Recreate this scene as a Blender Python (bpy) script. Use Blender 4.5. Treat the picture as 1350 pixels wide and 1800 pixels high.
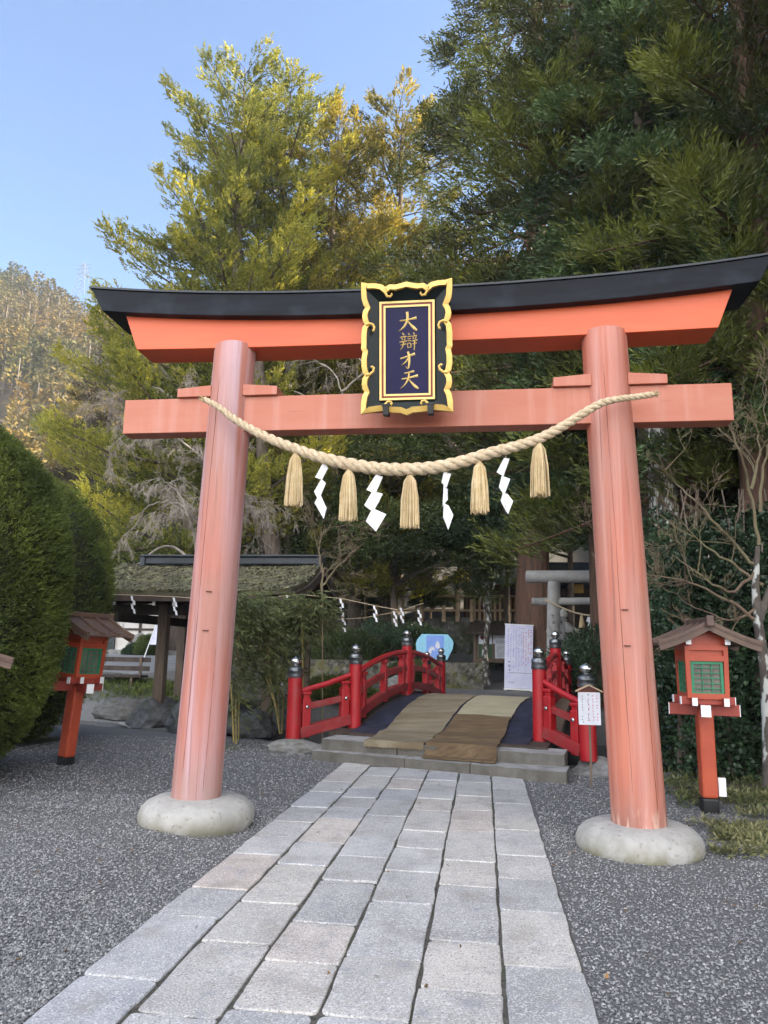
import bpy, math, random
import numpy as np
from mathutils import Vector, Matrix
R = math.radians
rng = np.random.default_rng(11)
random.seed(5)
S = bpy.context.scene
C = S.collection
for o in list(bpy.data.objects): bpy.data.objects.remove(o)

# ------------------------------------------------------------------ camera
CAMH = 1.5; FPX = 1300.0
YAW, PITCH, ROLL = R(7.7207), R(10.4134), R(1.0)
_f = np.array([-math.sin(YAW)*math.cos(PITCH), math.cos(YAW)*math.cos(PITCH), math.sin(PITCH)])
_r0 = np.array([math.cos(YAW), math.sin(YAW), 0.0]); _u0 = np.cross(_r0, _f)
_r = _r0*math.cos(ROLL)+_u0*math.sin(ROLL); _u = _u0*math.cos(ROLL)-_r0*math.sin(ROLL)
cam = bpy.data.objects.new('camera', bpy.data.cameras.new('camera')); C.objects.link(cam)
m = Matrix.Identity(4)
for i in range(3): m[i][0], m[i][1], m[i][2] = _r[i], _u[i], -_f[i]
m[2][3] = CAMH
cam.matrix_world = m
cam.data.sensor_fit = 'VERTICAL'; cam.data.sensor_height = 24; cam.data.lens = 24*FPX/1800
cam.data.clip_start = .05; cam.data.clip_end = 3000
S.camera = cam
def ray(x, y): return _f+(x-675)/FPX*_r-(y-900)/FPX*_u
def at(x, y, Y): d = ray(x, y); p = np.array([0, 0, CAMH])+d*Y/d[1]; return Vector(p)
def G(x, y, z=0.): d = ray(x, y); p = np.array([0, 0, CAMH])+d*(z-CAMH)/d[2]; return Vector(p)

# ------------------------------------------------------------------ light
SUN_AZ, SUN_EL = R(80), R(32)      # azimuth clockwise from +Y
W = bpy.data.worlds.new('World'); S.world = W; W.use_nodes = True
nt = W.node_tree; N = nt.nodes; Lk = nt.links
bg = N['Background']; sky = N.new('ShaderNodeTexSky'); sky.sky_type = 'NISHITA'; sky.sun_disc = False
sky.sun_elevation = SUN_EL; sky.sun_rotation = SUN_AZ; sky.air_density = 1.0; sky.dust_density = .3; sky.ozone_density = 4.0
# fill light: bright cloud bank added to the unseen sky behind the camera
tc = N.new('ShaderNodeTexCoord'); sp = N.new('ShaderNodeSeparateXYZ'); Lk.new(tc.outputs['Generated'], sp.inputs[0])
mr = N.new('ShaderNodeMapRange'); mr.interpolation_type = 'SMOOTHSTEP'
mr.inputs['From Min'].default_value = .0; mr.inputs['From Max'].default_value = -.55
mr.inputs['To Min'].default_value = 0; mr.inputs['To Max'].default_value = .8
Lk.new(sp.outputs['Y'], mr.inputs['Value'])
cl = N.new('ShaderNodeTexNoise'); cl.inputs['Scale'].default_value = 3; cl.inputs['Detail'].default_value = 5
Lk.new(tc.outputs['Generated'], cl.inputs['Vector'])
mm = N.new('ShaderNodeMath'); mm.operation = 'MULTIPLY'; Lk.new(mr.outputs[0], mm.inputs[0])
mr2 = N.new('ShaderNodeMapRange'); mr2.inputs['From Min'].default_value = .3; mr2.inputs['From Max'].default_value = .6; Lk.new(cl.outputs[0], mr2.inputs['Value'])
mr2.inputs['To Min'].default_value = .5
Lk.new(mr2.outputs[0], mm.inputs[1])
mxw = N.new('ShaderNodeMixRGB'); Lk.new(mm.outputs[0], mxw.inputs[0]); Lk.new(sky.outputs[0], mxw.inputs[1]); mxw.inputs[2].default_value = (18, 17.6, 17.6, 1)
Lk.new(mxw.outputs[0], bg.inputs['Color']); bg.inputs['Strength'].default_value = .083
sl = bpy.data.objects.new('sun', bpy.data.lights.new('sun', 'SUN')); C.objects.link(sl)
sl.data.energy = 5.0; sl.data.angle = R(.5); sl.data.color = (1, .84, .62)
sd = Vector((math.sin(SUN_AZ)*math.cos(SUN_EL), math.cos(SUN_AZ)*math.cos(SUN_EL), math.sin(SUN_EL)))
sl.rotation_euler = sd.to_track_quat('Z', 'Y').to_euler(); sl.location = sd*60
S.view_settings.view_transform = 'Standard'; S.view_settings.look = 'None'
S.view_settings.exposure = 2.08; S.view_settings.gamma = 1
S.render.engine = 'CYCLES'
S.cycles.max_bounces = 6; S.cycles.diffuse_bounces = 3; S.cycles.glossy_bounces = 2; S.cycles.transmission_bounces = 2; S.cycles.transparent_max_bounces = 4
S.cycles.use_denoising = True

# ------------------------------------------------------------------ materials
def mat(name, col, rough=.7, var=.25, scale=6., bump=0., bscale=None, col2=None, stretch=(1, 1, 1), metal=0., spec=.4, attr=None, trans=0., tcol=None, detail=5, voro=None, coord='Object', extra=None):
    m = bpy.data.materials.new(name); m.use_nodes = True
    nt = m.node_tree; n = nt.nodes; l = nt.links; b = n['Principled BSDF']; out = n['Material Output']
    b.inputs['Roughness'].default_value = rough; b.inputs['Metallic'].default_value = metal; b.inputs['Specular IOR Level'].default_value = spec
    tc = n.new('ShaderNodeTexCoord'); mp = n.new('ShaderNodeMapping'); mp.inputs['Scale'].default_value = stretch
    l.new(tc.outputs[coord], mp.inputs[0])
    nz = n.new('ShaderNodeTexNoise'); nz.inputs['Scale'].default_value = scale; nz.inputs['Detail'].default_value = detail; nz.inputs['Roughness'].default_value = .62
    l.new(mp.outputs[0], nz.inputs['Vector'])
    c1 = np.array(col[:3]); c2 = np.array(col2[:3]) if col2 else c1*(1-var)
    if not col2: c1 = c1*(1+var*.6)
    rp = n.new('ShaderNodeMapRange'); rp.inputs['From Min'].default_value = .36; rp.inputs['From Max'].default_value = .64
    mx = n.new('ShaderNodeMixRGB'); mx.inputs[1].default_value = (*c1, 1); mx.inputs[2].default_value = (*c2, 1)
    l.new(rp.outputs[0], mx.inputs[0])
    last = mx.outputs[0]
    l.new(nz.outputs[0], rp.inputs['Value'])
    if attr:      # a random value per leaf / stone / tile varies its colour
        at_ = n.new('ShaderNodeAttribute'); at_.attribute_name = 'v'
        ramp = n.new('ShaderNodeValToRGB'); l.new(at_.outputs['Fac'], ramp.inputs[0])
        els = ramp.color_ramp.elements
        for i, (p, c) in enumerate(attr):
            e = els[i] if i < 2 else els.new(p)
            e.position = p; e.color = (*c, 1)
        m2 = n.new('ShaderNodeMixRGB'); m2.blend_type = 'MULTIPLY'; m2.inputs[0].default_value = 1
        l.new(last, m2.inputs[1]); l.new(ramp.outputs[0], m2.inputs[2]); last = m2.outputs[0]
    if extra: last = extra(n, l, tc, last)
    l.new(last, b.inputs['Base Color'])
    if bump:
        bn = n.new('ShaderNodeBump'); bn.inputs['Strength'].default_value = min(1, bump*6); bn.inputs['Distance'].default_value = bump
        if voro:
            tx = n.new('ShaderNodeTexVoronoi'); tx.inputs['Scale'].default_value = voro; l.new(tc.outputs[coord], tx.inputs['Vector']); bn.invert = True
            l.new(tx.outputs['Distance'], bn.inputs['Height'])
        else:
            tx = n.new('ShaderNodeTexNoise'); tx.inputs['Scale'].default_value = bscale or scale*4; tx.inputs['Detail'].default_value = 6; l.new(mp.outputs[0], tx.inputs['Vector'])
            l.new(tx.outputs[0], bn.inputs['Height'])
        l.new(bn.outputs[0], b.inputs['Normal'])
    if trans:
        t = n.new('ShaderNodeBsdfTranslucent'); ms = n.new('ShaderNodeMixShader'); ms.inputs[0].default_value = trans
        if tcol:
            m3 = n.new('ShaderNodeMixRGB'); m3.blend_type = 'MULTIPLY'; m3.inputs[0].default_value = 1; m3.inputs[2].default_value = (*tcol, 1)
            l.new(last, m3.inputs[1]); l.new(m3.outputs[0], t.inputs['Color'])
        else: l.new(last, t.inputs['Color'])
        l.new(b.outputs[0], ms.inputs[1]); l.new(t.outputs[0], ms.inputs[2]); l.new(ms.outputs[0], out.inputs['Surface'])
    return m
def noise_over(col, scale, lo, hi, stretch=(1, 1, 1), zr=None, coord='Object', amt=1., zspan=.3):
    """second colour where a stretched noise is high (and, if zr, only within a height range)"""
    def f(n, l, tc, last):
        mp = n.new('ShaderNodeMapping'); mp.inputs['Scale'].default_value = stretch; l.new(tc.outputs[coord], mp.inputs[0])
        nz = n.new('ShaderNodeTexNoise'); nz.inputs['Scale'].default_value = scale; nz.inputs['Detail'].default_value = 6; l.new(mp.outputs[0], nz.inputs['Vector'])
        rp = n.new('ShaderNodeMapRange'); rp.inputs['From Min'].default_value = lo; rp.inputs['From Max'].default_value = hi; rp.inputs['To Max'].default_value = amt; l.new(nz.outputs[0], rp.inputs['Value'])
        fac = rp.outputs[0]
        if zr is not None:
            s = n.new('ShaderNodeSeparateXYZ'); l.new(tc.outputs['Object'], s.inputs[0])
            r2 = n.new('ShaderNodeMapRange'); r2.inputs['From Min'].default_value = zr+zspan; r2.inputs['From Max'].default_value = zr; l.new(s.outputs['Z'], r2.inputs['Value'])
            mu = n.new('ShaderNodeMath'); mu.operation = 'MULTIPLY'; l.new(fac, mu.inputs[0]); l.new(r2.outputs[0], mu.inputs[1]); fac = mu.outputs[0]
        mx = n.new('ShaderNodeMixRGB'); l.new(fac, mx.inputs[0]); l.new(last, mx.inputs[1]); mx.inputs[2].default_value = (*col, 1)
        return mx.outputs[0]
    return f
def chain(*fs):
    def f(n, l, tc, last):
        for g in fs: last = g(n, l, tc, last)
        return last
    return f
M = {}
M['pillar_l'] = mat('weathered vermilion', (.40, .165, .125), .55, col2=(.35, .125, .09), scale=2.2, stretch=(5, 5, .25), bump=.003, bscale=14, extra=chain(
    noise_over((.30, .17, .14), 1.1, .42, .62, (2.2, 2.2, 1.1), amt=.45), noise_over((.16, .10, .08), 2.6, .35, .62, (3, 3, 1.3), zr=.12, zspan=.5, amt=.6), noise_over((.44, .31, .34), 1.6, .38, .64, (6, 6, .16), amt=.85), noise_over((.16, .06, .045), 3.2, .63, .67, (9, 9, .10), amt=.55), noise_over((.25, .10, .08), 12, .58, .66, (9, 9, .25), amt=.35), noise_over((.30, .20, .17), 3, .3, .6, (5, 5, .8), zr=.1, zspan=.6, amt=.8)))
M['pillar_r'] = mat('sun faded vermilion', (.43, .145, .092), .5, col2=(.36, .10, .06), scale=2.2, stretch=(5, 5, .25), bump=.003, bscale=14, extra=chain(
    noise_over((.30, .17, .14), 1.1, .42, .62, (2.2, 2.2, 1.1), amt=.45), noise_over((.16, .10, .08), 2.6, .35, .62, (3, 3, 1.3), zr=.12, zspan=.5, amt=.6), noise_over((.50, .27, .225), 1.6, .44, .7, (6, 6, .14), amt=.8), noise_over((.17, .06, .045), 3.2, .63, .67, (9, 9, .10), amt=.55), noise_over((.25, .10, .08), 12, .58, .66, (9, 9, .25), amt=.35), noise_over((.55, .38, .30), 4, .50, .56, (6, 6, 1.2), zr=.13, zspan=.22)))
M['verm'] = mat('vermilion beam', (.60, .115, .038), .42, col2=(.54, .09, .03), scale=2, stretch=(.4, 1, 3), bump=.002, bscale=12)
M['nuki'] = mat('vermilion tie beam', (.41, .145, .09), .45, col2=(.38, .115, .065), scale=1.6, stretch=(.6, 1, 3), bump=.002, bscale=10, extra=chain(
    noise_over((.48, .25, .20), 2.2, .52, .8, (3.2, 1, .25), amt=.7), noise_over((.2, .07, .04), 5, .7, .74, (.5, 1, 9), amt=.5)))
M['blackbeam'] = mat('black lacquer beam', (.008, .010, .016), .45, spec=.15, var=.4, scale=3, stretch=(.4, 1, 5), bump=.002, extra=noise_over((.03, .04, .055), 2, .5, .8, (2, 1, 3), amt=.6))
M['granite_base'] = mat('pale pillar stone', (.37, .36, .34), .9, col2=(.28, .275, .26), scale=6, bump=.014, bscale=70, extra=chain(noise_over((.16, .15, .12), 26, .60, .68, amt=.6), noise_over((.16, .15, .08), 3, .40, .58, zr=-.02, zspan=.20, amt=.9)))
STONEV = [(0, (.74, .77, .83)), (1, (1.06, .96, .91)), (.25, (1.0, .99, .97)), (.5, (.88, .92, 1.02)), (.75, (1.1, 1.09, 1.06))]
M['pave'] = mat('granite paving', (.46, .445, .42), .8, col2=(.34, .33, .315), scale=2.2, bump=.004, bscale=70, attr=STONEV, detail=8, extra=chain(
    noise_over((.70, .69, .68), 95, .52, .62, amt=.6), noise_over((.10, .10, .11), 110, .56, .64, amt=.7), noise_over((.22, .20, .17), 3.2, .54, .75, amt=.55), noise_over((.24, .25, .28), 9, .56, .7, amt=.5)))
M['joint'] = mat('joint sand', (.085, .080, .068), .95, var=.5, scale=30, bump=.01, bscale=90, extra=noise_over((.055, .062, .035), 2, .56, .66, amt=.6))
M['gravel'] = mat('grey gravel', (.158, .157, .157), .9, col2=(.068, .068, .070), scale=60, bump=.012, voro=75, detail=8, coord='Object', extra=noise_over((.34, .34, .35), 110, .62, .70, amt=.8))
M['pebble'] = mat('gravel stones', (.27, .27, .272), .85, var=.3, scale=40, attr=[(0, (.32, .33, .35)), (1, (1.3, 1.28, 1.25)), (.35, (.55, .56, .57)), (.8, (1.0, 1.0, 1.0))])
M['soil'] = mat('dark leafy soil', (.055, .045, .03), .95, col2=(.1, .08, .05), scale=8, bump=.03, bscale=30)
M['stone'] = mat('weathered stone', (.23, .225, .215), .9, col2=(.13, .13, .125), scale=4, bump=.015, bscale=22, extra=noise_over((.08, .085, .04), 2.5, .55, .7, amt=.6))
M['darkrock'] = mat('dark pond rock', (.12, .12, .125), .75, col2=(.045, .047, .05), scale=3, bump=.04, bscale=9, extra=noise_over((.05, .065, .025), 2, .5, .65, amt=.6))
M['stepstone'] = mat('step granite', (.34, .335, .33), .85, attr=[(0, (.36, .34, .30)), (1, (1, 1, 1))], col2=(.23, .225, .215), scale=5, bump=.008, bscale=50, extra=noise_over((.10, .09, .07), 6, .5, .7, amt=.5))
M['torii_stone'] = mat('grey torii stone', (.36, .35, .33), .85, col2=(.25, .245, .235), scale=3, bump=.006, bscale=40, extra=noise_over((.12, .12, .11), 3, .58, .75, amt=.6))
M['bridge'] = mat('crimson bridge paint', (.37, .013, .018), .38, col2=(.29, .010, .014), scale=3, bump=.002, bscale=20, extra=noise_over((.24, .07, .065), 5, .56, .8, amt=.45))
M['bridge_dusty'] = mat('dusty crimson paint', (.30, .022, .026), .5, col2=(.22, .024, .025), scale=3, stretch=(1, 1, 2), bump=.002, bscale=20, extra=noise_over((.22, .11, .09), 6, .5, .75, amt=.5))
M['capmetal'] = mat('dark bronze cap', (.16, .17, .18), .32, var=.5, scale=8, metal=.85)
M['silver'] = mat('worn pewter finial', (.55, .55, .54), .25, var=.5, scale=8, metal=.95)
M['iron'] = mat('black iron', (.02, .02, .02), .45, scale=8, metal=.3)
M['rust'] = mat('rusty iron', (.09, .03, .02), .8, scale=30)
M['gold'] = mat('gold leaf', (.70, .47, .13), .42, col2=(.54, .34, .08), scale=5, metal=.35, spec=.6)
M['goldpale'] = mat('pale gold paint', (.76, .56, .20), .45, var=.08, scale=8, metal=.15)
M['indigo'] = mat('indigo panel', (.005, .004, .040), .45, spec=.2, var=.15, scale=3)
M['redline'] = mat('red inlay', (.17, .014, .006), .4, var=.1)
M['lacquer'] = mat('black lacquer', (.004, .008, .008), .3, spec=.2, var=.3, scale=5)
M['rope'] = mat('straw rope', (.56, .46, .32), .8, col2=(.38, .29, .18), scale=30, bump=.004, bscale=90)
M['tassel'] = mat('straw tassel', (.62, .50, .31), .75, col2=(.50, .38, .20), scale=12, attr=[(0, (.75, .72, .68)), (1, (1.1, 1.1, 1.1))])
M['paper'] = mat('white paper', (.82, .83, .86), .8, var=.04, scale=4, trans=.2)
M['lantern'] = mat('lantern vermilion', (.42, .075, .032), .42, col2=(.35, .055, .025), scale=4, bump=.002)
M['lantern_dark'] = mat('faded lantern red', (.31, .05, .033), .5, var=.2, scale=4)
M['green'] = mat('green lattice', (.025, .20, .10), .45, var=.2, scale=5)
M['pane'] = mat('frosted pane', (.17, .155, .12), .5, col2=(.10, .09, .075), scale=5)
M['white'] = mat('white paint', (.8, .8, .8), .5, var=.06, scale=10)
M['lroof'] = mat('brown copper roof', (.13, .075, .05), .5, col2=(.075, .05, .045), scale=4, bump=.003, extra=noise_over((.26, .16, .09), 4, .55, .75, amt=.6))
M['carpet'] = mat('navy carpet', (.016, .019, .04), .85, var=.5, scale=5, bump=.002, bscale=150, extra=noise_over((.06, .065, .08), 3, .55, .8, amt=.6))
M['mat_tan'] = mat('faded straw mat', (.23, .195, .135), .9, col2=(.165, .135, .088), scale=2.2, stretch=(1, 2.4, 1), bump=.010, bscale=26, extra=chain(noise_over((.11, .075, .04), 1.6, .45, .7, (.6, 2, 1), amt=.7), noise_over((.10, .075, .04), 14, .5, .62, (.35, 4, 1), amt=.45)))
M['mat_pale'] = mat('pale straw mat', (.33, .30, .20), .9, col2=(.25, .225, .15), scale=3, stretch=(1, 3, 1), bump=.006, bscale=30)
M['mat_brown'] = mat('brown straw mat', (.135, .09, .048), .9, col2=(.09, .058, .03), scale=3, stretch=(.8, 3, 1), bump=.009, bscale=26, extra=chain(noise_over((.20, .14, .07), 2.5, .5, .75, (.6, 3, 1), amt=.6), noise_over((.05, .03, .015), 14, .5, .62, (.35, 4, 1), amt=.5)))
M['wood'] = mat('grey brown timber', (.17, .12, .085), .8, col2=(.09, .068, .052), scale=3, stretch=(4, 4, .5), bump=.004, bscale=16)
M['darkwood'] = mat('dark timber', (.05, .036, .028), .75, var=.4, scale=3, stretch=(3, 3, .5), bump=.003)
M['redwood'] = mat('red brown timber', (.10, .035, .025), .7, var=.4, scale=3)
M['fencewood'] = mat('pale fence timber', (.50, .37, .24), .8, col2=(.34, .24, .15), scale=4)
M['reed'] = mat('reed screen', (.46, .34, .22), .9, col2=(.22, .15, .09), scale=3, stretch=(16, 16, .15), bump=.004)
M['moss_roof'] = mat('mossy bark roof', (.17, .155, .10), .95, col2=(.09, .085, .06), scale=5, bump=.03, bscale=14, attr=[(0, (.55, .55, .5)), (1, (1.5, 1.55, 1.3))], extra=noise_over((.15, .15, .075), 2.2, .48, .62, amt=.5))
M['slate'] = mat('dark ridge tile', (.018, .024, .030), .4, var=.3, scale=4)
M['plaster'] = mat('white plaster', (.60, .58, .55), .9, col2=(.50, .48, .44), scale=1.5)
M['bark'] = mat('grey bark', (.17, .135, .105), .9, col2=(.075, .058, .045), scale=3, stretch=(5, 5, .8), bump=.03, bscale=12)
M['lichenbark'] = mat('lichen bark', (.10, .085, .07), .9, col2=(.055, .045, .04), scale=6, bump=.015, bscale=25, extra=noise_over((.42, .43, .40), 9, .52, .58, (1, 1, .6)))
M['redbark'] = mat('red cedar bark', (.13, .07, .045), .9, col2=(.06, .035, .025), scale=3, stretch=(6, 6, .6), bump=.03, bscale=10)
M['twig'] = mat('pale bare twigs', (.32, .28, .24), .8, col2=(.20, .17, .14), scale=3)
M['twig2'] = mat('olive bare twigs', (.16, .145, .075), .8, col2=(.13, .085, .06), scale=1.5)
M['cane'] = mat('bamboo cane', (.30, .22, .07), .5, col2=(.18, .16, .05), scale=4)
M['water'] = mat('dark pond water', (.012, .016, .014), .06, var=.3, scale=2, bump=.004, bscale=3, spec=.6)
M['asphalt'] = mat('pale gravel lot', (.21, .215, .225), .9, var=.2, scale=1.2, bump=.004, bscale=60)
GV = lambda a, b, c: [(0, a), (1, c), (.5, b)]
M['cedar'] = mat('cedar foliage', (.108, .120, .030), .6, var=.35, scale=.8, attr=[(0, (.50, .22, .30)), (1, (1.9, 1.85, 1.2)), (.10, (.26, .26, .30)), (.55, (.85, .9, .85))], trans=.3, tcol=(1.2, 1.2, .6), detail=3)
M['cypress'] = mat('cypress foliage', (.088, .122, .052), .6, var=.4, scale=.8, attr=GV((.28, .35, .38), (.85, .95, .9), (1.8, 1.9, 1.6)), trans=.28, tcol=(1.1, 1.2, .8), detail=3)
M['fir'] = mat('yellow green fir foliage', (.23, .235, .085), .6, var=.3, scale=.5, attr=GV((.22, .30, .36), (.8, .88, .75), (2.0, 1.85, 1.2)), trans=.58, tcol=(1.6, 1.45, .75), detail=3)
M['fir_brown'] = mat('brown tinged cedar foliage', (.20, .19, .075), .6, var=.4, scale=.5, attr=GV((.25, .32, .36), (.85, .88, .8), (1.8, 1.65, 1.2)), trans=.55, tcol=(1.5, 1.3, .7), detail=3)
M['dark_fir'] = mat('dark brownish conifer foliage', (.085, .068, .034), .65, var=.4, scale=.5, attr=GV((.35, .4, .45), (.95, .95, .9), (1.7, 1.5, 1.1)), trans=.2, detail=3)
M['hedge'] = mat('clipped hedge foliage', (.125, .155, .035), .65, var=.4, scale=1.6, attr=GV((.35, .42, .45), (.95, 1, .9), (1.8, 1.65, 1.1)), trans=.35, detail=4)
M['broad'] = mat('glossy evergreen leaves', (.050, .082, .040), .32, var=.35, scale=1.2, attr=GV((.25, .32, .35), (.9, 1, 1), (2.0, 2.0, 1.8)), trans=.22, detail=3)
M['olive'] = mat('olive evergreen leaves', (.075, .10, .035), .5, var=.4, scale=.6, attr=GV((.3, .36, .4), (.95, 1, .9), (2.2, 2.1, 1.4)), trans=.3, tcol=(1.2, 1.15, .6), detail=3)
M['bamboo'] = mat('bamboo leaves', (.12, .135, .055), .55, var=.4, scale=2, attr=GV((.4, .45, .5), (.95, 1, .9), (1.7, 1.6, 1.3)), trans=.3)
M['sasa'] = mat('pale bamboo grass', (.24, .23, .13), .6, var=.3, scale=3, attr=GV((.25, .35, .3), (.8, .85, .6), (1.6, 1.55, 1.5)), trans=.25)
M['grass'] = mat('bank grass', (.15, .18, .05), .7, var=.35, scale=1, attr=GV((.5, .6, .5), (.95, 1, .9), (1.5, 1.4, 1.1)), trans=.3)
M['mossy'] = mat('moss', (.10, .095, .025), .95, col2=(.05, .06, .02), scale=3, bump=.02)
M['forest'] = mat('mountain cedar foliage', (.15, .105, .035), .8, col2=(.07, .085, .035), scale=.022, attr=GV((.42, .52, .5), (.95, 1, .9), (2.2, 1.65, .85)), trans=.2, detail=4)
M['ftrunk'] = mat('pale far trunks', (.20, .165, .13), .9)

# ------------------------------------------------------------------ mesh helpers
class MB:
    def __init__(s): s.v = []; s.f = []
    def add(s, vs, fs):
        o = len(s.v); s.v += [tuple(v) for v in vs]; s.f += [tuple(i+o for i in f) for f in fs]; return s
    def box(s, c, d, rot=None):
        x, y, z = d[0]/2, d[1]/2, d[2]/2
        vs = [Vector(p) for p in ((-x, -y, -z), (x, -y, -z), (x, y, -z), (-x, y, -z), (-x, -y, z), (x, -y, z), (x, y, z), (-x, y, z))]
        if rot is not None:
            q = rot if not isinstance(rot, (int, float)) else Matrix.Rotation(rot, 3, 'Z')
            vs = [q@v for v in vs]
        return s.add([v+Vector(c) for v in vs], [(3, 2, 1, 0), (4, 5, 6, 7), (0, 1, 5, 4), (1, 2, 6, 5), (2, 3, 7, 6), (3, 0, 4, 7)])
    def beam(s, a, b, w, h, up=(0, 0, 1)):
        a = Vector(a); b = Vector(b); d = (b-a); L = d.length; d.normalize(); r = d.cross(Vector(up)).normalized(); u = r.cross(d)
        vs = [p+r*i*w/2+u*j*h/2 for p in (a, b) for i, j in ((-1, -1), (1, -1), (1, 1), (-1, 1))]
        return s.add(vs, [(0, 1, 2, 3), (7, 6, 5, 4), (0, 4, 5, 1), (1, 5, 6, 2), (2, 6, 7, 3), (3, 7, 4, 0)])
    def sweep(s, pts, w, h, up=(0, 0, 1)):
        """rectangular section swept along a polyline"""
        pts = [Vector(p) for p in pts]; n = len(pts); vs = []; fs = []
        for i, p in enumerate(pts):
            d = (pts[min(i+1, n-1)]-pts[max(i-1, 0)]).normalized(); r = d.cross(Vector(up)).normalized(); u = r.cross(d)
            vs += [p+r*a*w/2+u*b*h/2 for a, b in ((-1, -1), (1, -1), (1, 1), (-1, 1))]
        for i in range(n-1):
            for k in range(4): fs.append((i*4+k, i*4+(k+1) % 4, i*4+4+(k+1) % 4, i*4+4+k))
        fs += [(3, 2, 1, 0), tuple(4*(n-1)+k for k in range(4))]
        return s.add(vs, fs)
    def tube(s, pts, rad, seg=8, cap=True):
        pts = [Vector(p) for p in pts]; n = len(pts); vs = []; fs = []
        if isinstance(rad, (int, float)): rad = [rad]*n
        ref = None
        for i, p in enumerate(pts):
            d = pts[min(i+1, n-1)]-pts[max(i-1, 0)]
            d = d.normalized() if d.length > 1e-9 else Vector((0, 0, 1))
            if ref is None: ref = Vector((1, 0, 0)) if abs(d.x) < .9 else Vector((0, 1, 0))
            u = (ref-d*ref.dot(d)).normalized(); w = d.cross(u); ref = u
            for k in range(seg):
                a = 2*math.pi*k/seg; vs.append(p+(u*math.cos(a)+w*math.sin(a))*rad[i])
        for i in range(n-1):
            for k in range(seg): fs.append((i*seg+k, i*seg+(k+1) % seg, (i+1)*seg+(k+1) % seg, (i+1)*seg+k))
        if cap: fs += [tuple(range(seg))[::-1], tuple((n-1)*seg+k for k in range(seg))]
        return s.add(vs, fs)
    def lathe(s, prof, c=(0, 0, 0), seg=24, wob=0):
        n = len(prof); vs = []; fs = []
        for r, z in prof:
            for k in range(seg):
                a = 2*math.pi*k/seg; rr = r*(1+wob*math.sin(2*a+1)+wob*.6*math.sin(3*a)); vs.append((c[0]+rr*math.cos(a), c[1]+rr*math.sin(a), c[2]+z))
        for i in range(n-1):
            for k in range(seg): fs.append((i*seg+k, i*seg+(k+1) % seg, (i+1)*seg+(k+1) % seg, (i+1)*seg+k))
        fs += [tuple(range(seg))[::-1], tuple((n-1)*seg+k for k in range(seg))]
        return s.add(vs, fs)
    def prism(s, poly, fn, d0, d1):
        """poly 2D outline -> fn(u,v,d) 3D, between depths d0 and d1"""
        n = len(poly); vs = [fn(u, v, d0) for u, v in poly]+[fn(u, v, d1) for u, v in poly]
        fs = [tuple(range(n)), tuple(range(2*n-1, n-1, -1))]+[(i, n+i, n+(i+1) % n, (i+1) % n) for i in range(n)]
        return s.add(vs, fs)
    def build(s, name, m, parent=None, smooth=False, bevel=0., sub=0):
        me = bpy.data.meshes.new(name); me.from_pydata(s.v, [], s.f); me.update()
        import bmesh
        bm = bmesh.new(); bm.from_mesh(me); bmesh.ops.recalc_face_normals(bm, faces=bm.faces[:]); bm.to_mesh(me); bm.free()
        me.materials.append(M[m] if isinstance(m, str) else m)
        o = bpy.data.objects.new(name, me); C.objects.link(o)
        if parent: o.parent = parent
        if smooth:
            me.polygons.foreach_set('use_smooth', [True]*len(me.polygons)); 
            try: me.set_sharp_from_angle(angle=R(40))
            except Exception: pass
        if bevel:
            b = o.modifiers.new('bevel', 'BEVEL'); b.width = bevel; b.segments = 2; b.limit_method = 'ANGLE'; b.angle_limit = R(40)
        return o
def quads(name, V, m, parent=None, v=None, nper=4):
    """V (n, nper, 3) -> one mesh of n faces, with a random value per face"""
    n = len(V); me = bpy.data.meshes.new(name)
    me.vertices.add(n*nper); me.vertices.foreach_set('co', np.ascontiguousarray(V, dtype=np.float32).reshape(-1))
    me.loops.add(n*nper); me.loops.foreach_set('vertex_index', np.arange(n*nper, dtype=np.int32))
    me.polygons.add(n); me.polygons.foreach_set('loop_start', np.arange(0, n*nper, nper, dtype=np.int32))
    try: me.polygons.foreach_set('loop_total', np.full(n, nper, dtype=np.int32))
    except Exception: pass
    me.update(calc_edges=True)
    a = me.attributes.new('v', 'FLOAT', 'FACE'); a.data.foreach_set('value', np.asarray(v if v is not None else rng.random(n), dtype=np.float32))
    me.materials.append(M[m]); o = bpy.data.objects.new(name, me); C.objects.link(o)
    if parent: o.parent = parent
    return o
def nrm(a): return a/np.maximum(np.linalg.norm(a, axis=-1, keepdims=True), 1e-9)
def rdir(n): return nrm(rng.normal(size=(n, 3)))
def leaves(P, D, L, Wd):
    """diamond leaves from base P along D"""
    n = len(P); D = nrm(D); s = nrm(np.cross(D, rdir(n))); L = np.broadcast_to(np.asarray(L, float).reshape(-1, 1), (n, 1)); w = np.broadcast_to(np.asarray(Wd, float).reshape(-1, 1), (n, 1))
    return np.stack([P, P+D*L*.45+s*w*.5, P+D*L, P+D*L*.45-s*w*.5], 1)
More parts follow.
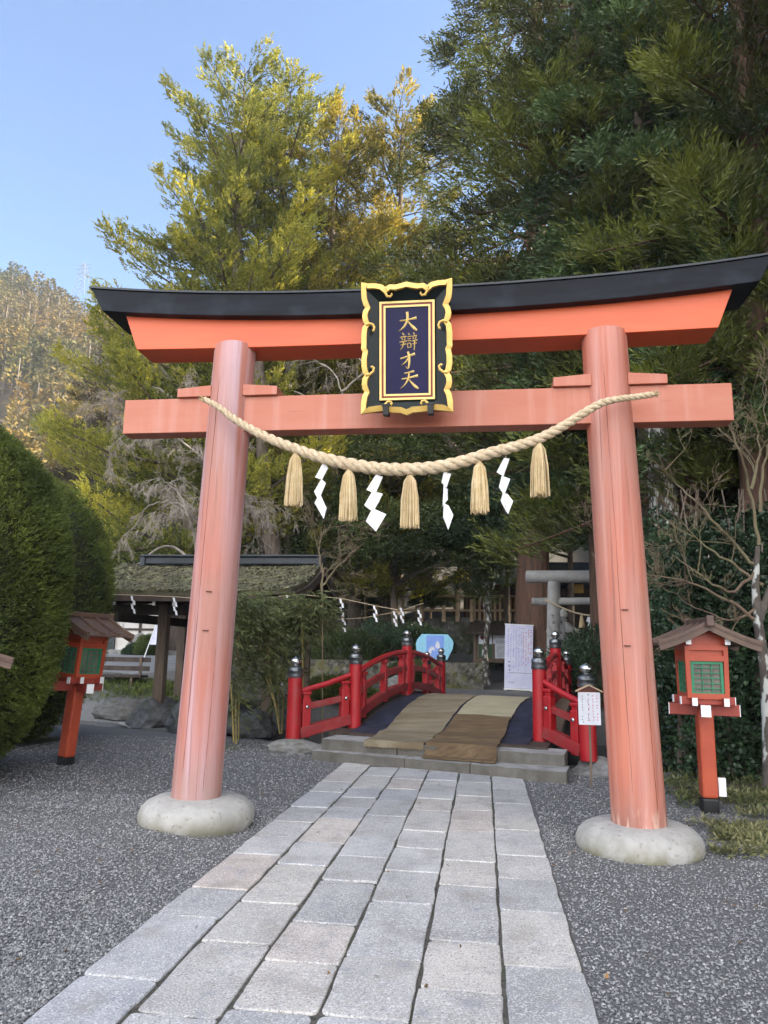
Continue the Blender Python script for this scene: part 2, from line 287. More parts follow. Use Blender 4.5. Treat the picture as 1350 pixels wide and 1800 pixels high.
def sprays(Q, A, L, k, ll, lw, splay=.8, jit=.25, vq=None, drop=0., vr=.3):
    """k narrow leaflets fanning from each axis A at Q -> faces, values"""
    n = len(Q); A = nrm(A); side = nrm(np.cross(A, rdir(n)*.5+np.array([0, 0, 1.])))
    t = (np.arange(k)+.5)/k
    sg = np.where(np.arange(k) % 2 == 0, 1, -1)
    L = np.broadcast_to(np.asarray(L, float).reshape(-1, 1, 1), (n, 1, 1))
    base = Q[:, None]+A[:, None]*t[None, :, None]*L
    D = A[:, None]+side[:, None]*(sg*splay*(1-.55*t))[None, :, None]+rng.normal(size=(n, k, 3))*jit
    D[..., 2] -= drop*t
    le = ll*(1.1-.5*t)[None, :]*rng.uniform(.7, 1.3, (n, k))
    V = leaves(base.reshape(-1, 3), D.reshape(-1, 3), le.reshape(-1), lw)
    if vq is None: vq = rng.random(n)
    v = np.clip(np.repeat(vq, k)*(1-vr)+rng.random(n*k)*vr, 0, 1)
    return V, v
def tag(o, label=None, cat=None, group=None, kind=None):
    if label: o['label'] = label
    if cat: o['category'] = cat
    if group: o['group'] = group
    if kind: o['kind'] = kind
    return o
def thing(name, label, cat, loc=(0, 0, 0), rz=0., group=None):
    o = bpy.data.objects.new(name, None); C.objects.link(o); o.location = loc; o.rotation_euler = (0, 0, rz); o.empty_display_size = .2
    return tag(o, label, cat, group)
def copy_tree(o, parent=None):
    c = o.copy(); C.objects.link(c); c.parent = parent
    for ch in list(o.children): copy_tree(ch, c)
    return c
def place(o, loc, rz=0, sc=1, label=None, group=None):
    o.location = loc; o.rotation_euler = (0, 0, rz); o.scale = (sc, sc, sc) if not isinstance(sc, tuple) else sc
    if label: o['label'] = label
    if group: o['group'] = group
    return o
def sstep(a, b, x): t = np.clip((x-a)/(b-a), 0, 1); return t*t*(3-2*t)

# ------------------------------------------------------------------ bridge frame
BO = np.array([-.6, 11.05]); BU = np.array([.949, -.314]); BV = np.array([.1685, .9857])
def bp(lat, s, z): p = BO+BU*lat+BV*s; return Vector((p[0], p[1], z))
def lats(x, y):
    dx, dy = x-BO[0], y-BO[1]; det = BU[0]*BV[1]-BU[1]*BV[0]
    return (dx*BV[1]-dy*BV[0])/det, (BU[0]*dy-BU[1]*dx)/det

# ------------------------------------------------------------------ ground
def gz(x, y):
    x = np.asarray(x, float); y = np.asarray(y, float)
    lat, s = lats(x, y)
    z = .05*sstep(-2.0, -2.6, x)*sstep(12, 8, y)
    far = sstep(3.0, 6.0, s+.5*sstep(-3, -6, lat)*3)
    z = z+far*(.3+.45*sstep(-5, -11, x)*sstep(15, 20, y)+.012*np.clip(y-22, 0, 30)*sstep(-6, -12, x))
    end = 5.4-2.3*sstep(-3, -6, lat)
    ch = sstep(.15, .6, s)*sstep(end+.3, end-.4, s)*sstep(-14, -10, lat)*sstep(9, 6, lat)
    z = z*(1-ch)-.7*ch
    bank = sstep(29.0, 31.5, y+.15*x)*sstep(-11.5, -9, x)
    z = z+bank*2.3+sstep(33, 60, y)*sstep(-14, -5, x)*16
    z = z+sstep(4.2, 7.5, x)*sstep(8, 12, y)*1.1
    return z
def grid(name, x0, x1, y0, y1, nx, ny, zf, m):
    X, Y = np.meshgrid(np.linspace(x0, x1, nx), np.linspace(y0, y1, ny)); Z = zf(X, Y)
    V = np.stack([X, Y, Z], -1).reshape(-1, 3); i = np.arange(nx-1)[None]+np.arange(ny-1)[:, None]*nx; i = i.reshape(-1)
    F = np.stack([i, i+1, i+1+nx, i+nx], 1)
    me = bpy.data.meshes.new(name); me.from_pydata(V.tolist(), [], F.tolist()); me.update(); me.materials.append(M[m])
    me.polygons.foreach_set('use_smooth', [True]*len(me.polygons))
    o = bpy.data.objects.new(name, me); C.objects.link(o); return tag(o, kind='structure')
def farground(x, y): return gz(x, y)-.02+(-.0)*x
grid('ground', -26, 26, -6, 62, 261, 341, gz, 'gravel')
grid('far_ground', -700, 700, -300, 900, 80, 80, lambda X, Y: -1.6+0*X, 'soil')
grid('pond_water', -14, 7, 9, 20, 3, 3, lambda X, Y: -.32+0*X, 'water')
# pale lot in front of the white building
grid('gravel_lot', -25.5, -9.5, 19.5, 44, 90, 100, lambda X, Y: gz(X, Y)+.006, 'asphalt')

# ------------------------------------------------------------------ paved path
PX0, PX1 = -1.833, .462
cw = (PX1-PX0)/6
cols = [[1343, 1357, 1377, 1394, 1421, 1447, 1474, 1505, 1566, 1616, 1725], [1350, 1366, 1387, 1404, 1422, 1442, 1484, 1524, 1592, 1662, 1790],
        [1352, 1372, 1389, 1412, 1437, 1476, 1510, 1553, 1627, 1697, 1784], [1354, 1374, 1390, 1407, 1428, 1465, 1495, 1537, 1592, 1690],
        [1357, 1378, 1402, 1427, 1465, 1517, 1562, 1660], [1368, 1390, 1414, 1440, 1462, 1508, 1550, 1608, 1707]]
SV = []; SF = []; sval = []
for c, ys in enumerate(cols):
    xa, xb = PX0+c*cw, PX0+(c+1)*cw
    def yw(py, xm=(xa+xb)/2):   # depth at which the column centre is seen at that height
        lo, hi = 1.5, 14
        for _ in range(40):
            mid = (lo+hi)/2; d = np.array([xm, mid, -CAMH]); zz = d@_f; py_ = 900-FPX*(d@_u)/zz
            if py_ > py: lo = mid
            else: hi = mid
        return lo
    Y = [yw(p) for p in ys]
    while Y[-1] > -2.5: Y.append(Y[-1]-random.uniform(.4, .75))
    for a, b in zip(Y[1:], Y[:-1]):
        g = random.uniform(.006, .0105); x0, x1, y0, y1 = xa+g+random.uniform(-.003, .003), xb-g+random.uniform(-.003, .003), a+g*.75, b-g*.75
        h = .016+random.uniform(-.004, .004); tx, ty = random.uniform(-.008, .008), random.uniform(-.008, .008)
        rc = [random.uniform(.008, .045) for _ in range(4)]
        pts = []
        for k, (cx_, cy_, a0) in enumerate(((x0, y0, 180), (x1, y0, 270), (x1, y1, 0), (x0, y1, 90))):
            r = rc[k]; ox = cx_+(r if cx_ == x0 else -r); oy = cy_+(r if cy_ == y0 else -r)
            for j in range(4): t = R(a0+30*j); pts.append([ox+r*math.cos(t), oy+r*math.sin(t)])
            nx_, ny_ = ((x1, y0), (x1, y1), (x0, y1), (x0, y0))[k]
            for q in range(1, 8): pts.append([cx_+(nx_-cx_)*(.1+.8*q/8), cy_+(ny_-cy_)*(.1+.8*q/8)])
        pts = np.array(pts); n = len(pts); ctr = pts.mean(0)
        wob = np.convolve(np.tile(rng.normal(size=n), 3), np.ones(3)/3, 'same')[n:2*n]*.006
        dirn = nrm(pts-ctr); pts = pts+dirn*wob[:, None]
        base = len(SV)
        for lev, (ins, z) in enumerate(((0, -.02), (0, h-.007), (.003, h-.002), (.010, h))):
            for p, dd in zip(pts, dirn): q = p-dd*ins; SV.append((q[0], q[1], z+(q[0]-ctr[0])*tx+(q[1]-ctr[1])*ty if lev else z))
        for lev in range(3):
            for k in range(n): SF.append((base+lev*n+k, base+lev*n+(k+1) % n, base+(lev+1)*n+(k+1) % n, base+(lev+1)*n+k)); sval.append(None)
        SF.append(tuple(base+3*n+k for k in range(n))); vv = random.random()
        sval.append(vv)
        for q in range(len(sval)-1, -1, -1):
            if sval[q] is None: sval[q] = vv
            elif q < len(sval)-1: break
me = bpy.data.meshes.new('paved_path'); me.from_pydata(SV, [], SF); me.update(); me.materials.append(M['pave'])
a = me.attributes.new('v', 'FLOAT', 'FACE'); a.data.foreach_set('value', np.array(sval, dtype=np.float32))
o = bpy.data.objects.new('paved_path', me); C.objects.link(o); tag(o, kind='structure')
grid('path_bedding', PX0+.004, PX1-.004, -2.6, 9.85, 4, 20, lambda X, Y: .004+0*X, 'joint')
# loose gravel stones in the near field
def pebbles(n, xf, yr, size):
    y = yr[0]+(yr[1]-yr[0])*rng.random(n)**1.3; x = xf(y, rng.random(n))
    P = np.stack([x, y, gz(x, y)+.002+rng.random(n)*.005], 1)
    r = size*rng.uniform(.5, 1.25, (n, 1, 1))*rng.uniform(.6, 1.2, (n, 1, 3))
    base = np.array([[1, 0, 0], [0, 1, 0], [-1, 0, 0], [0, -1, 0], [0, 0, .75], [0, 0, -.5]], float)
    V = base[None]*r; V += rng.normal(size=V.shape)*size*.16
    a = rng.random(n)*6.283; ca, sa = np.cos(a)[:, None], np.sin(a)[:, None]
    V = np.stack([V[..., 0]*ca-V[..., 1]*sa, V[..., 0]*sa+V[..., 1]*ca, V[..., 2]], -1)+P[:, None]
    T = np.array([[0, 1, 4], [1, 2, 4], [2, 3, 4], [3, 0, 4]])
    return V[:, T].reshape(-1, 3, 3), np.repeat(rng.random(n), 4)
pv = [pebbles(52000, lambda y, t: np.maximum(-.74*y-.3, -5.4)+(PX0-.005-np.maximum(-.74*y-.3, -5.4))*t, (2.6, 7.2), .0085),
      pebbles(50000, lambda y, t: (PX1+.005)+(y*.5+1.0-(PX1+.005))*t, (2.4, 7.0), .0085),
      pebbles(26000, lambda y, t: -6.5+(PX0+6.5)*t, (6.5, 12), .012), pebbles(12000, lambda y, t: (PX1+.02)+(2.4-PX1)*t, (6.4, 10.4), .011)]
q = quads('gravel', np.concatenate([p[0] for p in pv]), 'pebble', v=np.concatenate([p[1] for p in pv]), nper=3); tag(q, kind='stuff', label='loose grey gravel stones beside the paved path', cat='gravel')

# ------------------------------------------------------------------ vermilion torii
TY = 6.3; TX = -.61
torii = thing('torii_gate', 'large vermilion torii gate with black top beam spanning the paved path', 'torii gate', (TX, TY, 0))
for sx, m_ in ((-1, 'pillar_l'), (1, 'pillar_r')):
    mb = MB(); z0 = .2 if sx < 0 else .15
    n = 14
    pts = [Vector((sx*(1.80-.125*(t/n)), 0, z0+(4.23-z0)*t/n)) for t in range(n+1)]+[Vector((sx*1.675, 0, 4.243)), Vector((sx*1.675, 0, 4.248))]
    mb.tube(pts, [.207-.015*(t/n) for t in range(n+1)]+[.185, .172], 40)
    p = mb.build('pillar', m_, torii, smooth=True); tag(p, ('left pillar, violet tinged and weathered' if sx < 0 else 'right pillar with flaking paint at its foot'))
    for z in (1.95, 1.62) if sx < 0 else (1.83, 1.55):
        t = (z-z0)/(4.3-z0); x = sx*(1.80-.125*t); k = MB(); k.box((x-.03*sx, -(.207-.015*t)-.004, z), (.05, .014, .008)); k.build('staple', 'rust', p)
    for cn in range(2):
        a_ = R(-90+[-14, 30][cn]+random.uniform(-6, 6)); za, zb = ((.45, 3.9), (.3, 1.5))[cn]; k = MB(); P = []
        for i in range(24):
            z = za+(zb-za)*i/23; t = (z-z0)/(4.3-z0); rr_ = .207-.015*t+.0006; a_ += random.gauss(0, .006); P.append((sx*(1.80-.125*t)+rr_*math.cos(a_), rr_*math.sin(a_), z))
        k.tube(P, [.0005]+[random.uniform(.0007, .0022) for _ in range(22)]+[.0005], 4); k.build('crack', 'rust', p)
    b = MB(); zz = .05 if sx < 0 else 0.
    b.lathe([(.44, -.05), (.468, .0), (.478, .04), (.475, .08), (.455, .125), (.415, .165), (.35, .195), (.27, .208), (.05, .212)], (sx*1.80, .04, zz-.01), 48, .008)
    b.build('base_stone', 'granite_base', torii, smooth=True)
mb = MB(); mb.box((0, 0, 3.565), (5.36, .19, .325)); mb.build('tie_beam', 'nuki', torii, bevel=.006)
for sx in (-1, 1):
    for s2 in (-1, 1):
        mb = MB(); cx_ = sx*1.69; xe = cx_+s2*.47; xi = cx_+s2*.15
        mb.prism([(xi, 3.7295), (xe, 3.7295), (xe, 3.81), (xi, 3.835)], lambda u, v, d: (u, d, v), -.13, .13); mb.build('wedge', 'nuki', torii, bevel=.004)
def arc(x, c, e): return c+(e-c)*(abs(x)/2.9)**2.3
def lintel(name, half_b, half_t, zb, zt, yf, yb, m_, n=40):
    mb = MB(); vs = []; fs = []
    for i in range(n+1):
        t = -1+2*i/n
        for k, (hl, zf) in enumerate(((half_b, zb), (half_t, zt))):
            x = t*hl; z = zf(x)
            vs += [(x, yf[k], z), (x, yb[k], z)]
    for i in range(n):
        a = i*4; b_ = a+4
        fs += [(a, b_, b_+2, a+2), (a+1, a+3, b_+3, b_+1), (a, a+1, b_+1, b_), (a+2, b_+2, b_+3, a+3)]
    fs += [(0, 2, 3, 1), (n*4, n*4+1, n*4+3, n*4+2)]
    mb.add(vs, fs); return mb.build(name, m_, torii, bevel=.005)
lintel('red_lintel', 2.60, 2.745, lambda x: arc(x, 4.19, 4.225), lambda x: arc(x, 4.46, 4.60), (-.11, -.11), (.23, .23), 'verm')
k = lintel('black_top_beam', 2.93, 3.04, lambda x: arc(x, 4.433, 4.575), lambda x: arc(x, 4.632, 4.775), (-.20, -.23), (.34, .37), 'blackbeam')
mb = MB(); mb.sweep([(x, .07, arc(x, 4.632, 4.775)+.012) for x in np.linspace(-3.06, 3.06, 40)], .63, .018); mb.build('roof_sheet', 'slate', torii)

# ------------------------------------------------------------------ plaque
pc = at(716, 613, 5.9)
plaque = thing('shrine_plaque', 'black and gold framed plaque with four gold characters at the centre of the torii', 'plaque', pc)
tilt = R(-9); sc = .000885
plaque.rotation_euler = (R(8), 0, 0)
def pl(u, v, d): return Vector(((u-650)*sc, -d, -(v-790)*sc))
rightside = [(650, 166), (700, 178), (760, 190), (815, 185), (850, 208), (885, 182), (950, 168), (1020, 166), (1085, 150), (1086, 240), (1080, 320), (1062, 375), (1046, 402), (1066, 430), (1076, 480), (1066, 535), (1052, 562),
             (1074, 590), (1084, 660), (1084, 760), (1086, 800), (1070, 830), (1082, 890), (1082, 970), (1070, 1030), (1054, 1056), (1074, 1085), (1080, 1140), (1070, 1190), (1054, 1215), (1074, 1250), (1086, 1320), (1088, 1425),
             (1000, 1412), (930, 1404), (880, 1400), (840, 1412), (780, 1418), (710, 1422), (650, 1446)]
outer = rightside+[(1300-x, y) for x, y in rightside[1:-1][::-1]]
def inset(pts, d):
    out = []; n = len(pts)
    for i in range(n):
        a = Vector(pts[i-1]); b = Vector(pts[i]); c = Vector(pts[(i+1) % n]); t = (c-a).normalized(); nn = Vector((-t.y, t.x)); 
        k = d*(1.25 if abs((b-a).normalized().dot((c-b).normalized())) < .4 else 1); out.append((b.x+nn.x*k, b.y+nn.y*k))
    return out
inner = inset(outer, 52)
n = len(outer); mb = MB(); vs = []
for p, d in ((outer, .03), (outer, .075), (inner, .088), (inner, .045)): vs += [pl(u, v, d) for u, v in p]
fs = []
for r_ in range(3):
    for i in range(n): fs.append((r_*n+i, r_*n+(i+1) % n, (r_+1)*n+(i+1) % n, (r_+1)*n+i))
mb.add(vs, fs)
for side in (-1, 1):
    def cv(pts, r0=15, r1=9):
        P = [pl(650+side*(x-650), y, .085) for x, y in pts]; mb.tube(P, [(r0+(r1-r0)*i/(len(P)-1))*sc for i in range(len(P)-1)]+[r0*1.1*sc], 8)
    cv([(1040, 570), (1000, 560), (968, 572), (955, 602), (962, 630), (975, 628)]); cv([(1040, 1052), (1000, 1050), (968, 1025), (958, 990), (975, 975), (985, 985)])
    cv([(852, 225), (850, 270), (830, 305), (800, 308), (786, 290), (795, 282)]); cv([(860, 1385), (850, 1340), (825, 1315), (797, 1318), (788, 1338), (800, 1345)])
mb.build('gold_trim', 'gold', plaque, smooth=False)
mb = MB()
O_ = [(235, 190), (1065, 190), (1065, 1400), (235, 1400)]; I_ = [(385, 335), (915, 335), (915, 1290), (385, 1290)]
vs = [pl(u, v, .06) for u, v in O_]+[pl(u, v, .015) for u, v in I_]+[pl(u, v, -.03) for u, v in O_]+[pl(u, v, -.03) for u, v in I_]
mb.add(vs, [(i, (i+1) % 4, 4+(i+1) % 4, 4+i) for i in range(4)]+[(i, 8+i, 8+(i+1) % 4, (i+1) % 4) for i in range(4)]+[(8, 9, 10, 11)])
mb.build('frame', 'lacquer', plaque)
def rectring(name, a, b, d0, d1, m_):
    mb = MB(); (x0, y0, x1, y1), g = a, b
    for q in ((x0, y0, x1, y0+g), (x0, y1-g, x1, y1), (x0, y0+g, x0+g, y1-g), (x1-g, y0+g, x1, y1-g)):
        mb.prism([(q[0], q[1]), (q[2], q[1]), (q[2], q[3]), (q[0], q[3])], pl, d0, d1)
    mb.build(name, m_, plaque)
rectring('gold_border', (385, 335, 915, 1290), 20, .012, .034, 'goldpale')
rectring('red_border', (405, 355, 895, 1270), 20, .012, .028, 'redline')
rectring('gold_border', (425, 375, 875, 1250), 18, .012, .031, 'goldpale')
mb = MB(); mb.prism([(443, 393), (857, 393), (857, 1232), (443, 1232)], pl, .008, .022); mb.build('panel', 'indigo', plaque)
def brush(mb, pts):
    P = [Vector(p[:2]) for p in pts]; w = [p[2] for p in pts]
    # smooth the stroke
    for _ in range(2):
        Q = [P[0]]; ww = [w[0]]
        for i in range(len(P)-1): Q += [P[i]*.75+P[i+1]*.25, P[i]*.25+P[i+1]*.75]; ww += [w[i]*.75+w[i+1]*.25, w[i]*.25+w[i+1]*.75]
        Q.append(P[-1]); ww.append(w[-1]); P, w = Q, ww
    n = len(P); vs = []; fs = []
    for i in range(n):
        t = (P[min(i+1, n-1)]-P[max(i-1, 0)]).normalized(); nn = Vector((-t.y, t.x))*w[i]*.5
        vs += [pl(P[i].x+nn.x, P[i].y+nn.y, .022), pl(P[i].x, P[i].y, .030), pl(P[i].x-nn.x, P[i].y-nn.y, .022)]
    for i in range(n-1): fs += [(i*3, i*3+3, i*3+4, i*3+1), (i*3+1, i*3+4, i*3+5, i*3+2)]
    fs += [(0, 1, 2), (n*3-3, n*3-1, n*3-2)]
    mb.add(vs, fs)
CH = [
 [[(580, 523, 12), (640, 520, 14), (700, 508, 18), (742, 500, 26)], [(652, 440, 26), (658, 500, 22), (640, 560, 20), (600, 605, 13), (566, 625, 4)], [(655, 525, 8), (685, 565, 18), (718, 598, 28), (746, 622, 18)]],
 [[(605, 643, 10), (622, 664, 13)], [(583, 686, 9), (642, 677, 13)], [(598, 692, 8), (606, 712, 11)], [(634, 690, 11), (622, 712, 7)], [(578, 731, 9), (648, 722, 13)], [(588, 758, 8), (642, 751, 12)], [(616, 722, 12), (612, 775, 12), (580, 810, 4)],
  [(662, 648, 9), (674, 664, 12)], [(650, 682, 8), (692, 676, 11)], [(655, 702, 8), (688, 698, 10)], [(655, 722, 8), (688, 718, 10)], [(654, 745, 9), (658, 790, 9)], [(654, 746, 8), (690, 742, 11), (685, 786, 10)], [(658, 788, 8), (684, 785, 8)],
  [(712, 643, 10), (722, 662, 13)], [(698, 680, 9), (746, 672, 13)], [(706, 686, 8), (713, 705, 11)], [(738, 684, 11), (729, 704, 7)], [(693, 724, 9), (750, 716, 14)], [(700, 752, 8), (746, 745, 12)], [(722, 718, 12), (722, 770, 13), (718, 814, 8)]],
 [[(585, 892, 14), (650, 872, 14), (726, 848, 24)], [(658, 825, 22), (672, 870, 20), (672, 940, 20), (660, 998, 12), (636, 966, 4)], [(664, 885, 14), (640, 925, 14), (590, 958, 5)]],
 [[(625, 1034, 12), (670, 1026, 14), (718, 1014, 20)], [(598, 1090, 12), (670, 1078, 14), (754, 1058, 24)], [(668, 1030, 16), (664, 1085, 16), (630, 1145, 14), (580, 1182, 4)], [(664, 1090, 8), (700, 1135, 18), (735, 1168, 26), (758, 1184, 14)]]]
for st in CH:
    mb = MB()
    for s_ in st: brush(mb, s_)
    mb.build('character', 'goldpale', plaque)
for x in (455, 878):
    mb = MB(); mb.box(pl(x, 1405, .06), (.05, .10, .075)); mb.box(pl(x, 1352, .1), (.065, .02, .02)); mb.build('bracket', 'iron', plaque, bevel=.004)

# ------------------------------------------------------------------ sacred rope with tassels and paper
RP = [(360, 702, 5.5), (385, 716, 6), (420, 742, 7.5), (470, 769, 9), (520, 789, 9.5), (560, 803, 10.5), (610, 815, 11.5), (660, 823, 11.5), (710, 825, 11.5), (760, 822, 11.5), (810, 812, 11), (860, 797, 10.5), (905, 785, 9.5), (945, 772, 9), (985, 752, 8.5), (1020, 730, 8), (1055, 710, 7), (1085, 702, 6), (1115, 698, 5.5), (1148, 693, 5.5)]
shim = thing('sacred_straw_rope', 'thick twisted straw rope with tassels and paper streamers hung across the large red torii', 'straw rope', at(700, 825, 5.98))
off = shim.location
def rope_geo(px, Yf, seg=7, tw=11, sub=14, fat=1.):
    P = [at(x, y, Yf(x)) for x, y, r in px]; rr = [r*6.1/1300*fat for _, _, r in px]
    # catmull-rom resample
    Q = []; q = []
    for i in range(len(P)-1):
        p0, p1, p2, p3 = P[max(i-1, 0)], P[i], P[i+1], P[min(i+2, len(P)-1)]
        for k in range(sub):
            t = k/sub; Q.append(.5*((2*p1)+(p2-p0)*t+(2*p0-5*p1+4*p2-p3)*t*t+(3*p1-p0-3*p2+p3)*t**3)); q.append(rr[i]*(1-t)+rr[i+1]*t)
    Q.append(P[-1]); q.append(rr[-1]); return Q, q
Q, q = rope_geo(RP, lambda x: 5.95 if 380 < x < 1110 else 5.98)
mb = MB(); s_acc = 0; ph = []
for i in range(len(Q)):
    if i: s_acc += (Q[i]-Q[i-1]).length/(q[i]*5.2)
    ph.append(s_acc*2*math.pi)
for k in range(3):
    pts = []; rad = []
    for i, p in enumerate(Q):
        d = (Q[min(i+1, len(Q)-1)]-Q[max(i-1, 0)]).normalized(); u = Vector((0, 1, 0)); w = d.cross(u).normalized()
        a_ = ph[i]+k*2.0944; pts.append(p-off+(u*math.cos(a_)+w*math.sin(a_))*q[i]*.50); rad.append(q[i]*.56)
    mb.tube(pts, rad, 9)
ropeo = mb.build('rope', 'rope', shim, smooth=True)
# frayed ends and loose fibres
mb = MB()
for (x, y, dx) in ((1148, 693, 1), (360, 702, -1)):
    for _ in range(26):
        a0 = at(x, y, 5.97)-off; mb.tube([a0+Vector((random.uniform(-.01, .01), random.uniform(-.01, .01), random.uniform(-.015, .015))), a0+Vector((dx*random.uniform(.02, .06), random.uniform(-.02, .02), random.uniform(-.03, .045)))], [.003, .002], 4)
for _ in range(150):
    i = random.randrange(20, len(Q)-20); a0 = Q[i]-off+Vector((0, 0, -q[i]*random.uniform(-1, .9))); mb.tube([a0, a0+Vector((random.uniform(-.05, .05), random.uniform(-.05, .02), random.uniform(-.05, .03)))], [.0016, .0008], 3)
tag(mb.build('fibres', 'tassel', shim), kind='stuff')
def rope_at(px):
    best = min(range(len(Q)), key=lambda i: abs((Q[i]-at(px, 800, 5.96)).x)); return Q[best], q[best]
for px, y0, y1 in ((520, 797, 887), (616, 830, 919), (720, 838, 929), (843, 822, 911), (949, 775, 866)):
    c, rr = rope_at(px); top = c+Vector((0, 0, -rr*.6))-off; zlen = (at(px, y0, 5.96)-at(px, y1, 5.96)).z+.02
    ta = MB(); V = []; vals = []
    ta.tube([top+Vector((0, 0, .03)), top+Vector((0, 0, -.02)), top+Vector((0, 0, -.05))], [.012, .018, .022], 8)
    for i in range(150):
        a_ = random.random()*6.283; r_ = math.sqrt(random.random()); ct = Vector((math.cos(a_), math.sin(a_)*.8, 0))
        L = zlen*random.uniform(.93, 1.03)
        pts = [top+ct*.016*r_+Vector((0, 0, -.02)), top+ct*.048*r_+Vector((0, 0, -.16*L)), top+ct*.070*r_+Vector((0, 0, -.5*L)), top+ct*.078*r_+Vector((random.uniform(-.006, .006), random.uniform(-.006, .006), -L))]
        ta.tube(pts, [.004, .0048, .0048, .0038], 4)
    ob = ta.build('tassel', 'tassel', shim)
    av = ob.data.attributes.new('v', 'FLOAT', 'FACE'); nf = len(ob.data.polygons); av.data.foreach_set('value', np.repeat(rng.random(nf//14+2), 14)[:nf].astype(np.float32))
SH = {565: ([(570, 815), (553, 842), (572, 862), (552, 880), (577, 850), (558, 880)], 0), }
def shide(pts_quads, Yv, par, off_, name='paper_streamer'):
    mb = MB()
    for i, qd in enumerate(pts_quads):
        P = [at(x, y, Yv+(.012 if (k % 2) else -.012)+.004*i)-off_ for k, (x, y) in enumerate(qd)]
        nn = Vector((0, .0025, 0)); mb.add([p for p in P]+[p+nn for p in P], [(0, 1, 2, 3), (7, 6, 5, 4), (0, 4, 5, 1), (1, 5, 6, 2), (2, 6, 7, 3), (3, 7, 4, 0)])
    return mb.build(name, 'paper', par)
shide([[(568, 813), (577, 822), (566, 843), (554, 839)], [(565, 842), (573, 849), (560, 880), (552, 864)], [(562, 866), (574, 893), (569, 912), (553, 884)]], 5.96, shim, off)
shide([[(661, 834), (673, 838), (660, 868), (644, 861)], [(655, 863), (673, 868), (656, 900), (640, 888)], [(655, 893), (679, 904), (661, 934), (643, 916)], [(660, 886), (668, 880), (656, 898), (652, 895)]], 5.96, shim, off)
shide([[(780, 829), (793, 833), (785, 857), (776, 848)], [(780, 852), (787, 860), (787, 878), (778, 890)], [(780, 884), (789, 889), (797, 905), (788, 932)], [(780, 884), (789, 890), (788, 932), (779, 909)]], 5.96, shim, off)
shide([[(886, 805), (896, 806), (885, 837), (873, 830)], [(882, 836), (897, 842), (886, 871), (877, 856)], [(884, 866), (892, 868), (902, 881), (893, 904)], [(884, 866), (893, 904), (888, 896), (880, 880)]], 5.96, shim, off)
for x, y in ((565, 812), (661, 832), (786, 829), (889, 804)):
    mb = MB(); c, rr = rope_at(x); mb.tube([c-off, at(x, y+4, 5.96)-off], .004, 5); mb.build('cord', 'rope', shim)

# ------------------------------------------------------------------ stone steps
steps = thing('stone_steps', 'two low worn granite steps leading up to the red bridge', 'steps', (0, 0, 0))
def sl_(a, b): return a, b
def slab(p0, p1, dep, zb, zt, m_='stepstone'):
    # front edge runs p0 -> p1, body goes back along the bridge axis
    mb = MB(); d = Vector((BV[0]*dep, BV[1]*dep, 0)); a = Vector((p0[0], p0[1], 0)); b = Vector((p1[0], p1[1], 0))
    n = 10; vs = []
    for i in range(n+1):
        p = a.lerp(b, i/n); j = Vector((random.uniform(-.006, .006), random.uniform(-.008, .008), 0))
        vs += [p+j+Vector((0, 0, zb)), p+j+Vector((0, 0, zt+random.uniform(-.004, .004))), p+d+Vector((0, 0, zt)), p+d+Vector((0, 0, zb))]
    fs = []
    for i in range(n):
        for k in range(4): fs.append((i*4+k, i*4+4+k, i*4+4+(k+1) % 4, i*4+(k+1) % 4))
    fs += [(0, 1, 2, 3), (n*4+3, n*4+2, n*4+1, n*4)]
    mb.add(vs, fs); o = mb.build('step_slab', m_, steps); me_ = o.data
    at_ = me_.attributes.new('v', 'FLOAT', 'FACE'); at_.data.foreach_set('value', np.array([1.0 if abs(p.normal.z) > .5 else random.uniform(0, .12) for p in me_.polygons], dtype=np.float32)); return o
A0 = G(548, 1319, .13); A1 = G(996, 1358, .13)
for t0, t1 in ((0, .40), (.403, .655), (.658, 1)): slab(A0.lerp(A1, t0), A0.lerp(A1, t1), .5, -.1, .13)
B0 = G(566, 1299, .27); B1 = G(992, 1327, .27)
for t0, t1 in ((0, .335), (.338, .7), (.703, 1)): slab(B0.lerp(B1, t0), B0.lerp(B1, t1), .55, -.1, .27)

# ------------------------------------------------------------------ red arched bridge
bridge = thing('arched_bridge', 'small arched crimson bridge with metal capped posts crossing the stream behind the torii', 'bridge', (0, 0, 0))
BL = 5.9
def dz(s): return .30+.33*(1-((s-BL/2)/(BL/2))**2) if s > 0 else .30
mb = MB(); n = 36; vs = []; fs = []
ss = np.linspace(-.68, BL+.4, n)
def dzz(s): return dz(s) if 0 < s < BL else .30
for s_ in ss:
    for lat in (-1.58, 1.58):
        vs += [bp(lat, s_, dzz(s_)), bp(lat, s_, dzz(s_)-.16)]
for i in range(n-1):
    a = i*4; b = a+4; fs += [(a, b, b+2, a+2), (a+1, a+3, b+3, b+1), (a, a+1, b+1, b), (a+2, b+2, b+3, a+3)]
fs += [(0, 2, 3, 1), (4*n-4, 4*n-3, 4*n-1, 4*n-2)]
mb.add(vs, fs); mb.build('deck', 'darkwood', bridge)
for sd_ in (-1, 1):
    mb = MB(); mb.sweep([bp(sd_*1.60, s_, dz(s_)+.02) for s_ in np.linspace(.05, BL, 24)], .20, .10); mb.build('edge_beam', 'wood', bridge, bevel=.008)
